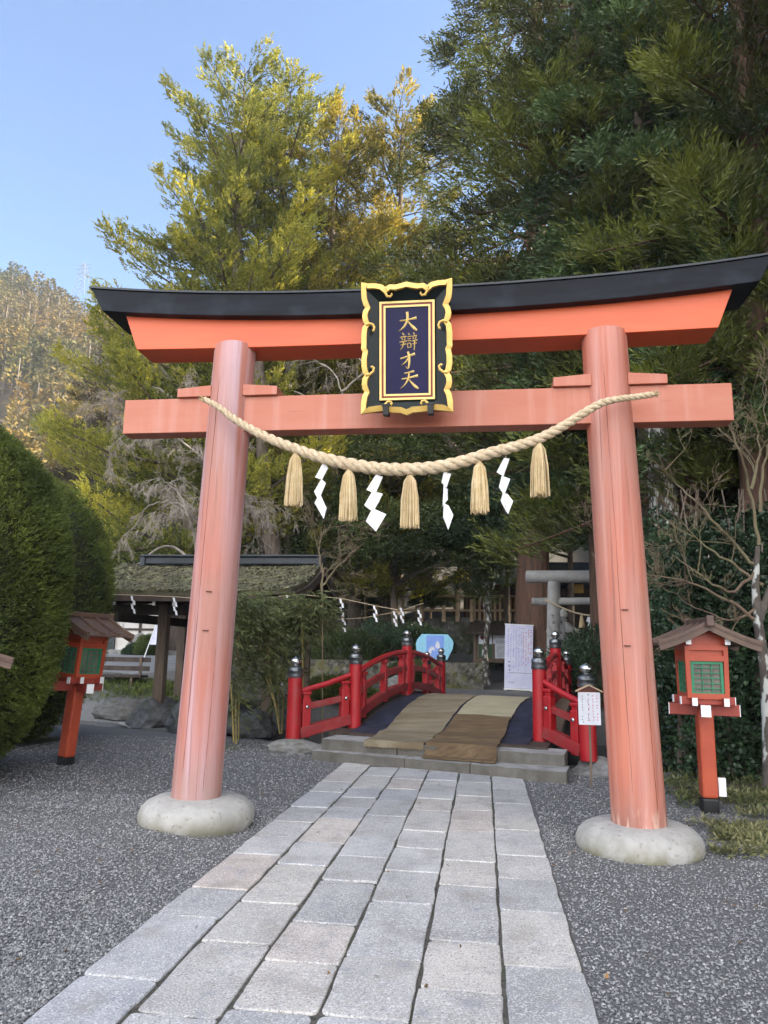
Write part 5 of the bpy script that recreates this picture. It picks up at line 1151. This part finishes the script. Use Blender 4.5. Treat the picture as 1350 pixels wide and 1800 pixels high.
# slender lichen tree before the notice board
lt = thing('lichen_tree', 'slender tree with white lichen patches standing in front of the notice board', 'tree', (0, 0, 0))
lp = G(857, 1205, .3); place(lt, (lp.x, lp.y, zg(lp)), 0)
mb = MB(); H_ = 6.2; base = lt.location
tpt = [at(857, 1207, lp.y), at(852, 1150, lp.y), at(859, 1090, lp.y), at(856, 1040, lp.y), at(858, 990, lp.y), at(862, 940, lp.y), at(858, 880, lp.y)]
mb.tube([q_-base for q_ in tpt], [.13, .105, .105, .085, .075, .055, .03], 12)
limbs = [[(859, 1090), (846, 1052), (830, 1030), (822, 1000)], [(856, 1050), (842, 1010), (845, 985)], [(858, 1000), (880, 975), (915, 955), (950, 948)], [(859, 985), (830, 960), (790, 952), (760, 960)], [(860, 950), (900, 925), (930, 900)], [(861, 930), (835, 900), (800, 890)], [(856, 1060), (870, 1025), (884, 1000)], [(858, 1010), (820, 985), (770, 985), (735, 1000)]]
ends = []
for l_ in limbs:
    P_ = [at(x, y, lp.y+random.uniform(-.6, .6) if i else lp.y)-base for i, (x, y) in enumerate(l_)]; mb.tube(P_, [.045, .03, .02, .012][:len(P_)], 6); ends += P_[1:]+[(P_[i]+P_[i+1])/2 for i in range(1, len(P_)-1)]
mb.build('trunk', 'lichenbark', lt, smooth=True)
E0 = np.array([tuple(e) for e in ends]); idx = rng.integers(0, len(E0), 4200); d = rdir(4200)*(rng.random(4200)**.5)[:, None]
Q_ = E0[idx]+d*np.array([.85, .85, .22]); V, v = sprays(Q_, d*np.array([1, 1, .2])+.1, .2, 5, .09, .035, 1., vq=np.clip(.5+.5*fnoise(Q_, 2.), 0, 1)); quads('crown', V, 'olive', lt, v)
# fern-like shrubs on the terrace and by the water
def shrub(name, label, loc, d, n, m_, seed, ls=(.07, .03), cat='shrub', group=None):
    global rng
    r_ = np.random.default_rng(seed); dd = nrm(r_.normal(size=(n, 3))); dd[:, 2] = np.abs(dd[:, 2]); Q = dd*(.55+.45*r_.random(n)[:, None]**.6)*(1+.18*fnoise(dd, 3, seed))[:, None]*np.array(d)
    t = thing(name, label, cat, loc, group=group); mb = MB()
    for _ in range(14):
        k = Q[r_.integers(0, n)]; mb.tube([(0, 0, -.1), tuple(k*.5+np.array([0, 0, .1])), tuple(k*.9)], [.03, .02, .008], 5, cap=False)
    mb.build('stems', 'bark', t)
    old = rng; rng = r_
    V, v = sprays(Q, dd+np.array([0, 0, .3]), .14*max(d)**.4, 6, ls[0], ls[1], 1., .3, vq=np.clip(.5+.6*fnoise(Q, 2.2/max(d)**.5, seed), 0, 1)); quads('foliage', V, m_, t, v); rng = old
    return t
SHR = [(668, 1110, 26, (1.3, 1.1, 1.5), 'broad', 'round dark shrub on the terrace wall left of the bridge apex'), (735, 1110, 27.5, (1.3, 1.0, 1.0), 'broad', 'dark shrub spilling down the terrace wall behind the fan board'), (610, 1120, 25, (1.4, 1.0, 1.0), 'olive', 'low mossy green shrub beside the pavilion gable'),
       (640, 1040, 31.5, (.7, .6, 1.5), 'broad', 'tall dark shrub growing through the fence between the reed screens'), (760, 1040, 31, (.9, .7, .8), 'olive', 'leafy shrub in front of the fence below the plaque'), (1010, 1170, 18.2, (.9, .8, .9), 'broad', 'dark shrub beside the right end of the bridge'),
       (1045, 1130, 17.0, (1.1, 1.0, 1.5), 'broad', 'broad leaved shrub right behind the right torii pillar'), (590, 1215, 17.6, (1.0, .5, .45), 'grass', 'low ferny clump by the water under the bridge railing'), (905, 1150, 29.5, (1.3, .6, 1.6), 'broad', 'dark shrub right of the notice board'),
       (720, 1175, 21.0, (.8, .4, .5), 'olive', 'small shrub behind the bridge apex'), (236, 1137, 36.6, (.55, .4, .55), 'broad', 'small clipped shrub at the foot of the white building'), (262, 1125, 36.4, (.7, .5, 1.0), 'olive', 'loose shrub behind the slanted flag')]
for i, (x, y, Y, d, m_, lb) in enumerate(SHR):
    p = at(x, y, Y); shrub('garden_shrub', lb, (p.x, Y, max(float(gz(p.x, Y))+.0, p.z-d[2]*.8)), d, 2600, m_, 50+i)
rock('garden_rock', (at(248, 1130, 36.8).x, 36.8, 1.2), (.8, .5, .8), 'large grey boulder by the wall of the white building', 'rock', 'stone', 0, 40)
# leaning grey trunks behind the pavilion, in the grove on the right
def bare_trunk(label, pts, r0, r1, bark, Y):
    P = [at(x, y, Y) for x, y in pts]; t = thing('tree_trunk', label, 'tree', (P[0].x, Y, P[0].z)); o_ = t.location
    n = len(P); mb = MB(); mb.tube([p-o_ for p in P], [r0+(r1-r0)*i/(n-1) for i in range(n)], 14); mb.build('trunk', bark, t, smooth=True); return t
bare_trunk('thick grey trunk rising behind the pavilion ridge, left of the rope', [(492, 1060), (486, 1000), (474, 930), (464, 850), (462, 780), (456, 700), (450, 560)], .32, .20, 'bark', 24)
bare_trunk('thinner reddish trunk leaning beside the thick grey trunk', [(512, 1060), (508, 1000), (503, 900), (496, 800), (490, 700)], .16, .10, 'bark', 25)
bare_trunk('leaning trunk crossing towards the reed screens', [(520, 1060), (550, 960), (575, 900), (590, 840), (580, 760)], .26, .14, 'bark', 26)
bare_trunk('slim pale trunk between the weeping cherries and the pillar', [(330, 1010), (336, 900), (332, 800), (340, 700), (345, 620)], .13, .08, 'lichenbark', 26)
bare_trunk('dark red cedar trunk left of the stone torii', [(932, 1190), (930, 1120), (928, 1050), (930, 960), (935, 850)], .45, .35, 'redbark', 25)
bare_trunk('grey barked trunk with lichen right of the right torii pillar', [(1172, 1050), (1168, 900), (1160, 820), (1152, 700), (1148, 600)], .28, .24, 'lichenbark', 14.5)
bare_trunk('brown barked trunk right of the lichen trunk', [(1216, 1030), (1214, 900), (1208, 800), (1200, 700), (1195, 600)], .22, .18, 'redbark', 15.5)
bare_trunk('big dark trunk at the right picture edge above the bare tree', [(1340, 900), (1330, 750), (1322, 620), (1318, 500)], .35, .3, 'redbark', 14)
# crooked mossy bough under the tie beam
cb = thing('crooked_tree', 'crooked mossy tree whose bent bough shows under the tie beam right of centre', 'tree', at(936, 1195, 25.5)); o_ = cb.location
mb = MB(); P_ = [(936, 1195), (934, 1100), (926, 1000), (900, 910), (868, 850), (840, 820), (800, 790), (780, 765), (790, 740), (800, 700), (790, 640)]; mb.tube([at(x, y, 25.5)-o_ for x, y in P_], [.2, .19, .18, .17, .16, .15, .14, .13, .12, .09, .06], 10)
for P_ in ([(800, 790), (840, 770), (880, 765), (930, 770)], [(840, 820), (900, 800), (940, 760)], [(790, 740), (740, 720), (700, 735)], [(800, 700), (840, 660), (880, 640)]): mb.tube([at(x, y, 25.5)-o_ for x, y in P_], [.08, .05, .03, .02], 6)
mb.build('trunk', 'bark', cb, smooth=True)
# ------------------------------------------------------------------ bare trees
def twig_tree(name, label, Y, roots, seed, m_, n1, L1, weep, rr=.045, spread=.5, n2=7, depthj=1.2, cat='tree', fine=.008):
    r_ = random.Random(seed); P0 = at(*roots[0][0], Y); t = thing(name, label, cat, P0); o_ = P0.copy(); mb = MB(); tips = []
    for path in roots:
        P = [at(x, y, Y+(r_.uniform(-1, 1)*depthj if i > 1 else 0))-o_ for i, (x, y) in enumerate(path)]
        Pq = []
        for i in range(len(P)-1):
            a0, a1, a2, a3 = P[max(i-1, 0)], P[i], P[i+1], P[min(i+2, len(P)-1)]
            for k in range(5):
                u = k/5; Pq.append(.5*((2*a1)+(a2-a0)*u+(2*a0-5*a1+4*a2-a3)*u*u+(3*a1-a0-3*a2+a3)*u**3)+Vector((r_.gauss(0, rr*.45), r_.gauss(0, rr*.45), r_.gauss(0, rr*.45))))
        P = Pq+[P[-1]]
        mb.tube(P, [rr*(1-.8*i/(len(P)-1)) for i in range(len(P))], 7)
        for i in range(len(P)-1):
            for k in range(3): tips.append((P[i].lerp(P[i+1], r_.random()), (P[i+1]-P[i]).normalized(), (i+1)/len(P)))
    tips = [q for q in tips if q[2] > .25]
    def grow(p, d, L, r, lev):
        pts = [p]; n = 5; dd = d.copy()
        for i in range(n):
            dd = (dd+Vector((r_.gauss(0, .22), r_.gauss(0, .22), r_.gauss(0, .22)-weep*(i+1)/n*.5))).normalized(); pts.append(pts[-1]+dd*L/n)
        mb.tube(pts, [max(.003, r*(1-.75*i/n)) for i in range(n+1)], 4 if lev < 2 else 3, cap=False)
        if lev < 3:
            for k in range(n2 if lev else n2-1):
                i = r_.randrange(1, n+1); a = Vector((r_.gauss(0, 1), r_.gauss(0, 1), r_.gauss(0, .7))).normalized()
                grow(pts[i], (dd*.8+a*spread).normalized(), L*r_.uniform(.35, .62), r*.5, lev+1)
    for _ in range(n1):
        p, d, _q = r_.choice(tips); a = Vector((r_.gauss(0, 1), r_.gauss(0, 1), r_.gauss(0, .6))).normalized(); grow(p, (d*.7+a*.7).normalized(), L1*r_.uniform(.5, 1.1), rr*.35, 0)
    mb.build('branches', m_, t); return t
twig_tree('weeping_cherry', 'bare weeping cherry with pale drooping twigs above the pavilion roof', 19.5, [[(352, 1040), (345, 960), (330, 900), (300, 880), (262, 890), (235, 930)], [(345, 960), (370, 890), (410, 870), (460, 885)], [(330, 900), (310, 860), (280, 862)], [(352, 1000), (300, 960), (250, 985), (225, 1020)]], 3, 'twig', 34, 1.2, .5, .045, n2=6)
twig_tree('weeping_cherry', 'taller bare cherry whose grey twigs arch left under the tie beam end', 21.5, [[(372, 1000), (366, 860), (350, 800), (290, 762), (230, 758), (190, 790)], [(350, 800), (320, 720), (270, 680), (215, 690), (170, 720)], [(366, 860), (350, 780), (300, 740)], [(320, 720), (330, 680), (290, 662)]], 4, 'twig', 36, 1.25, .3, .045, n2=6)
twig_tree('bare_tree', 'tangle of bare grey twigs behind the left torii pillar and the tie beam', 23.5, [[(560, 880), (585, 760), (600, 690), (570, 640), (530, 640)], [(585, 760), (540, 700), (500, 680)], [(600, 690), (640, 650), (620, 620)]], 5, 'twig', 16, 1.3, .3, .05, n2=5)
twig_tree('bare_tree', 'small bare sapling with pale twigs beside the pavilion gable', 13.2, [[(566, 1130), (567, 1010), (580, 1000), (600, 975)], [(567, 1030), (600, 990), (640, 955)], [(567, 1005), (560, 960), (575, 930)]], 6, 'twig2', 9, .9, -.1, .022, n2=5, depthj=.2)
rt = twig_tree('bare_tree', 'bare tree with lichen spotted trunk and reddish twigs at the right picture edge', 8.9, [[(1330, 1000), (1295, 960), (1240, 900), (1190, 850), (1140, 800)], [(1335, 960), (1318, 860), (1300, 790), (1280, 740)], [(1330, 1000), (1290, 1040), (1230, 1010), (1180, 975)], [(1340, 1030), (1300, 1000), (1240, 960), (1160, 905)], [(1335, 900), (1345, 800), (1370, 740)], [(1320, 860), (1335, 800), (1330, 740)], [(1328, 1090), (1270, 1050), (1200, 1020), (1130, 1010)], [(1340, 1060), (1290, 1090), (1230, 1070)]], 8, 'twig2', 26, .85, -.25, .022, n2=4, depthj=.35)
o_ = rt.location; mb = MB(); mb.tube([at(x, y, 8.9)-o_ for x, y in ((1352, 1400), (1350, 1280), (1345, 1180), (1332, 1090), (1328, 1030), (1332, 960))], [.066, .062, .058, .052, .042, .025], 12); mb.tube([at(x, y, 8.9)-o_ for x, y in ((1334, 1090), (1356, 1030), (1372, 960))], [.05, .04, .03], 10); mb.build('trunk', 'lichenbark', rt, smooth=True)
# ------------------------------------------------------------------ clipped hedges on the left
def hedge_blob(label, c, d, n, seed, m_='hedge', pw=2.4):
    global rng
    r_ = np.random.default_rng(seed); t = thing('clipped_hedge', label, 'hedge', (c[0], c[1], 0), group='clipped conifer hedges on the left')
    dd = nrm(r_.normal(size=(n, 3))*np.array([1, 1, 1])); dd[:, 2] = np.where(dd[:, 2] < -.93, -dd[:, 2], dd[:, 2])
    rr = (np.abs(dd[:, 0])**pw+np.abs(dd[:, 1])**pw+np.abs(dd[:, 2])**pw)**(-1/pw)
    S_ = dd*rr[:, None]*(1+.022*fnoise(dd, 7, seed)+.018*fnoise(dd, 16, seed+1))[:, None]*(1-.10*r_.random(n)[:, None]**2.2)
    Q = S_*np.array(d)+np.array([0, 0, c[2]]); nn = nrm(dd/np.array(d))
    keep = Q[:, 2] > .03; Q = Q[keep]; nn = nn[keep]; n = len(Q)
    old = rng; rng = r_
    vq = np.clip(.5+.42*fnoise(Q, 2.2, seed)+.4*fnoise(Q, 6, seed)+.1*r_.normal(size=n), 0, 1)
    A = nn+r_.normal(size=(n, 3))*.45+np.array([0, 0, .55])
    V, v = sprays(Q-nn*.05, A, .085*r_.uniform(.5, 1.4, n), 7, .046, .012, .8, .3, vq=vq); quads('foliage', V, m_, t, v)
    rng = old
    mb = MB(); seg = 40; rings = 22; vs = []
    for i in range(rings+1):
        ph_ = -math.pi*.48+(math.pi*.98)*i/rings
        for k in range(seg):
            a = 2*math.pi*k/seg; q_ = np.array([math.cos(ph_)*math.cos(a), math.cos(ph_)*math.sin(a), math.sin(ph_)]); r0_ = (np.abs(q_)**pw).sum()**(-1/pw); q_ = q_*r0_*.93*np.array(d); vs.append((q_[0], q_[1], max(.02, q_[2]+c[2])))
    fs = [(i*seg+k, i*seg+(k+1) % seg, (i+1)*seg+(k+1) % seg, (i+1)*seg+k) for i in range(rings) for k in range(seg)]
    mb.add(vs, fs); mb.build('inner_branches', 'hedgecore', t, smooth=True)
    mb = MB(); mb.tube([(0, 0, -.1), (0, 0, 1.2)], .12, 8); mb.build('trunk', 'bark', t)
    return t
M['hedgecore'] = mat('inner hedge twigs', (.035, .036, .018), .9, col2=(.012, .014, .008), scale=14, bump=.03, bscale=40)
hedge_blob('big rounded clipped conifer hedge filling the left picture edge', (-6.35, 7.2, 1.95), (1.80, 1.6, 2.12), 62000, 61)
hedge_blob('smaller darker clipped hedge behind the leaning lantern', (-7.72, 10.7, 2.05), (1.92, 1.5, 2.2), 30000, 62)
# ------------------------------------------------------------------ dark camellia hedge and ground plants on the right
def leafwall(name, label, x0, x1, y0, y1, z1, n, m_, seed, ls=(.085, .05)):
    global rng
    r_ = np.random.default_rng(seed); t = thing(name, label, 'hedge', ((x0+x1)/2, (y0+y1)/2, 0)); cx_, cy_ = (x0+x1)/2, (y0+y1)/2
    Q = np.stack([r_.uniform(x0, x1, n), y0+(y1-y0)*r_.random(n)**1.6, z1*r_.random(n)**.85], 1)
    Q[:, 1] += .28*fnoise(Q, 1.6, seed)+(Q[:, 2]/z1)**3*.5+.25*(1-np.clip(Q[:, 2]/.6, 0, 1)); Q[:, 2] *= 1+.10*fnoise(Q, 1.1, seed+2); Q[:, 0] += .15*fnoise(Q, 2, seed+4)
    Q[:, 2] += np.array(gz(Q[:, 0], Q[:, 1]))
    Q -= np.array([cx_, cy_, 0]); A = r_.normal(size=(n, 3))*.6+np.array([-.25, -.9, .1])
    old = rng; rng = r_
    V, v = sprays(Q, A, .10, 4, ls[0], ls[1], .9, .5, vq=np.clip(.45+.5*fnoise(Q, 2.5, seed)+.15*r_.normal(size=n), 0, 1)); quads('foliage', V, m_, t, v); rng = old
    mb = MB()
    for i in range(26):
        x = x0+(x1-x0)*(i+.5)/26; r2 = random.random(); mb.tube([(x-cx_, y0+.5-cy_+r2*.5, float(gz(x, y0+.5))-.1), (x-cx_+random.uniform(-.3, .3), y0+.5-cy_, z1*.5), (x-cx_+random.uniform(-.5, .5), y0+.6-cy_, z1*.95)], [.035, .03, .01], 6, cap=False)
    mb.build('stems', 'bark', t); return t
leafwall('camellia_hedge', 'tall dark glossy hedge behind the right lantern', 2.35, 6.6, 9.6, 11.2, 3.1, 17000, 'broad', 71)
leafwall('camellia_hedge', 'darker leafy hedge bank right behind the right torii pillar', 2.3, 7.5, 12.0, 13.6, 4.4, 13000, 'broad', 72, (.10, .055))
grid('soil_bed', 1.75, 9.0, 7.0, 13.5, 40, 40, lambda X, Y: gz(X, Y)+.012+.02*np.sin(X*3+Y*2)+.03*np.cos(X*1.7-Y*2.6)-.10*sstep(2.15, 1.80, X)-.10*sstep(7.35, 7.05, Y), 'soil')
def ground_tufts(name, label, cat, Q, m_, k, ll, lw, up, seed):
    r_ = np.random.default_rng(seed); n = len(Q); V, v = sprays(Q, r_.normal(size=(n, 3))*.5+np.array([0, 0, up]), .07, k, ll, lw, 1.0, .45); return tag(quads(name, V, m_, None, v), label, cat, kind='stuff')
def region(n, pts_fn): return pts_fn(n)
n = 2600; px_ = rng.uniform(1165, 1420, n); py_ = 1395+rng.random(n)*110; Q_ = np.array([tuple(G(a, b, .02)) for a, b in zip(px_, py_)]); Q_ = Q_[(py_ > 1385+.0*px_) & ~((px_ < 1260) & (py_ > 1430+.35*(px_-1165)))]
n2_ = fnoise(Q_, 3.0, 4); Q_ = Q_[n2_ > .05]
ground_tufts('bamboo_grass', 'pale dry bamboo grass covering the soil around the right lantern foot', 'ground cover', Q_, 'sasa', 5, .075, .015, .5, 81)
n = 700; Q_ = np.stack([rng.uniform(1.9, 4.5, n), rng.uniform(7.9, 9.8, n), np.full(n, .03)], 1); ground_tufts('bamboo_grass', 'darker sparse bamboo grass under the hedge behind the right lantern', 'ground cover', Q_, 'bamboo', 5, .09, .018, .5, 82)
n = 5200; Q_ = np.stack([rng.uniform(-13.5, -5.5, n), rng.uniform(15.0, 18.6, n), np.zeros(n)], 1); Q_[:, 2] = gz(Q_[:, 0], Q_[:, 1]); Q_ = Q_[Q_[:, 2] > .02]
ground_tufts('bank_grass', 'yellow green grass on the pond bank below the bench', 'grass', Q_, 'grass', 6, .16, .016, 1.2, 83)
n = 900; Q_ = np.stack([rng.uniform(-4.4, -2.9, n), rng.uniform(9.9, 11.2, n), np.full(n, .02)], 1); Q_ = Q_[(Q_[:, 1] > 10.6+.3*(Q_[:, 0]+4.4)*0) & (fnoise(Q_, 4, 2) > 0)]
ground_tufts('moss_tufts', 'low moss and weeds at the gravel edge before the bamboo', 'ground cover', Q_, 'grass', 5, .04, .012, .6, 84)
# ------------------------------------------------------------------ bamboo clump
bc_ = thing('bamboo_clump', 'clump of yellow caned bamboo between the left torii pillar and the bridge', 'bamboo', G(410, 1300, 0)); o_ = bc_.location
canes = [[(411, 1305), (408, 1240), (404, 1170), (398, 1100), (400, 1060)], [(415, 1308), (414, 1250), (417, 1190), (420, 1120), (432, 1080)], [(419, 1303), (420, 1240), (424, 1180), (440, 1110), (455, 1070)], [(492, 1290), (484, 1240), (474, 1190), (470, 1130), (466, 1080)],
         [(490, 1270), (488, 1220), (484, 1150), (484, 1100), (480, 1060)], [(495, 1290), (498, 1230), (502, 1170), (510, 1110), (530, 1075)], [(480, 1230), (468, 1190), (455, 1130), (440, 1100)], [(532, 1190), (531, 1130), (530, 1080), (548, 1060)], [(486, 1240), (500, 1150), (540, 1095), (565, 1085)]]
heads = []
for ci, c_ in enumerate(canes):
    Y = 10.9+.25*(ci % 3)+(.9 if ci > 2 else 0); P = [at(x, y, Y)-o_ for x, y in c_]; mb = MB(); mb.tube(P, [.014, .014, .013, .010, .005], 7, cap=False)
    for k in range(1, len(P)-1): mb.tube([P[k], P[k]+(P[k+1]-P[k]).normalized()*.012], .019, 7)
    mb.build('cane', 'cane', bc_, smooth=True); heads += [P[k].lerp(P[k+1], f) for k in range(1, len(P)-1) for f in (0, .33, .66)]+[P[-1]]*4
E0 = np.array([tuple(h) for h in heads]); w_ = np.clip((E0[:, 2]-.0)/1.2, .25, 1.2); w_ /= w_.sum(); n = 3400; idx = rng.choice(len(E0), n, p=w_)
d = rdir(n)*(rng.random(n)**.5)[:, None]; Q_ = E0[idx]+d*np.array([.34, .3, .26])
V, v = sprays(Q_, d*np.array([1, 1, .2])+np.array([0, 0, -.15]), .10, 5, .13, .018, .8, .3, vq=np.clip(.5+.5*fnoise(Q_, 4.), 0, 1), drop=.7); quads('leaves', V, 'bamboo', bc_, v)
# ------------------------------------------------------------------ wooded mountain
def hz(X, Y):
    r = .74*(np.clip(Y-52-.10*(X+90), 0, 1e3)); lim = 86+5*np.sin(X*.03+1)+.24*(-X-110)
    lim = np.where(X > -110, lim-(X+110)*.30, lim); lim = np.maximum(lim, -5)
    z = np.minimum(r, lim-.25*np.clip(Y-210, 0, 999)); z = z+5*np.sin(X*.05+Y*.02)*sstep(60, 100, Y)+3*np.sin(X*.11-Y*.07)*sstep(60, 100, Y)
    return z*sstep(-14, -34, X)*sstep(50, 62, Y)+(.9 if False else 0)-.5
hill = grid('wooded_hill', -420, -14, 50, 420, 80, 80, hz, 'hillsoil' if False else 'soil')
n = 5600; X_ = -16-330*rng.random(n)**1.0; Y_ = 58+250*rng.random(n); ang_ = X_/Y_; k = (ang_ < -.30) & (ang_ > -1.15); X_, Y_ = X_[k], Y_[k]; Z_ = hz(X_, Y_); k = Z_ > 3; X_, Y_, Z_ = X_[k], Y_[k], Z_[k]
k = np.argsort(Y_)[:2500]; X_, Y_, Z_ = X_[k], Y_[k], Z_[k]; nT = len(X_)
Ht = rng.uniform(10, 15, nT)*(.62+.38*sstep(60, 150, Y_)); per = 200; T = np.repeat(np.arange(nT), per); u_ = rng.random(nT*per)**.8; a_ = rng.random(nT*per)*6.283
rad = (3.1*(1-u_)**.62+.15)*rng.uniform(.55, 1.05, nT*per)*Ht[T]/14
Q_ = np.stack([X_[T]+rad*np.cos(a_), Y_[T]+rad*np.sin(a_), Z_[T]+Ht[T]*(.24+.76*u_)], 1)
D_ = np.stack([np.cos(a_), np.sin(a_), .35+0*a_], 1)+rng.normal(size=(nT*per, 3))*.5
tone = np.clip(.30+.5*sstep(75, 20, Z_)+.42*fnoise(np.stack([X_, Y_, Z_], 1), .05, 9)+.2*rng.normal(size=nT), 0, 1)
V = leaves(Q_, D_, rng.uniform(.55, 1.15, nT*per), rng.uniform(.3, .6, nT*per)); tag(quads('mountain_forest', V, 'forest', None, np.clip(tone[T]*.7+.3*rng.random(nT*per), 0, 1)), 'brownish cedar forest covering the mountain side at the far left', 'forest', kind='stuff')
mb = MB()
for i in range(nT):
    if Y_[i] < 200: mb.tube([(X_[i], Y_[i], Z_[i]-1), (X_[i], Y_[i], Z_[i]+Ht[i]*.8)], [.2, .1], 4, cap=False)
tag(mb.build('forest_trunks', 'ftrunk'), 'pale trunks standing between the trees of the mountain forest', 'forest', kind='stuff')
pb = at(146, 494, 205); py = thing('electricity_pylon', 'pale lattice electricity pylon on the mountain ridge', 'pylon', (pb.x, 205, pb.z-6)); mb = MB(); H_ = at(146, 463, 205).z-(pb.z-6)
for sx in (-1, 1):
    for sy in (-1, 1): mb.tube([(sx*2.2, sy*2.2, 0), (sx*.4, sy*.4, H_)], .07, 4)
for k in range(8):
    z = H_*k/8; w = 2.2-1.8*k/8; w2 = 2.2-1.8*(k+1)/8; mb.tube([(-w, -w, z), (w2, -w2, H_*(k+1)/8)], .05, 4); mb.tube([(w, -w, z), (-w2, -w2, H_*(k+1)/8)], .05, 4)
mb.build('lattice_mast', 'stone', py)
for z in (.72, .84, .95): mb = MB(); mb.tube([(-2.6, 0, H_*z), (2.6, 0, H_*z)], .09, 4); mb.build('cross_arm', 'stone', py)

# ------------------------------------------------------------------ haze
mb = MB(); mb.box((-200, 150, 66), (450, 500, 137)); hb = mb.build('haze', 'soil'); tag(hb, 'thin blue haze between the shrine grounds and the mountain', 'haze', kind='stuff')
hm = bpy.data.materials.new('haze air'); hm.use_nodes = True; hn = hm.node_tree.nodes; hn.remove(hn['Principled BSDF']); pv_ = hn.new('ShaderNodeVolumePrincipled')
pv_.inputs['Density'].default_value = .0005; pv_.inputs['Color'].default_value = (.80, .88, 1, 1); pv_.inputs['Anisotropy'].default_value = .2
hm.node_tree.links.new(pv_.outputs[0], hn['Material Output'].inputs['Volume']); hb.data.materials.clear(); hb.data.materials.append(hm)
S.cycles.volume_bounces = 0

# a few fallen leaves and needles on the gravel and the path
M['dryleaf'] = mat('dry fallen leaves', (.16, .10, .05), .8, var=.4, scale=8, attr=[(0, (.5, .45, .4)), (1, (1.5, 1.3, 1.0))])
n = 420; Q_ = np.stack([rng.uniform(-5.5, 3.2, n), 2.4+8*rng.random(n), np.zeros(n)], 1); k = (np.abs(Q_[:, 0]+.68) > 1.1) | (rng.random(n) < .3); Q_ = Q_[k]; n = len(Q_)
Q_[:, 2] = gz(Q_[:, 0], Q_[:, 1])+np.where(np.abs(Q_[:, 0]+.68) < 1.16, .026, .014)
a_ = rng.random(n)*6.283; D_ = np.stack([np.cos(a_), np.sin(a_), rng.normal(size=n)*.25], 1)
P0 = leaves(Q_, D_, rng.uniform(.02, .05, n), .001); S_ = np.stack([-np.sin(a_), np.cos(a_), rng.normal(size=n)*.3], 1)*rng.uniform(.004, .012, (n, 1)); P0[:, 1] += S_; P0[:, 3] -= S_
tag(quads('fallen_leaves', P0, 'dryleaf'), 'small dry leaves scattered over the gravel and the path edge', 'leaves', kind='stuff')
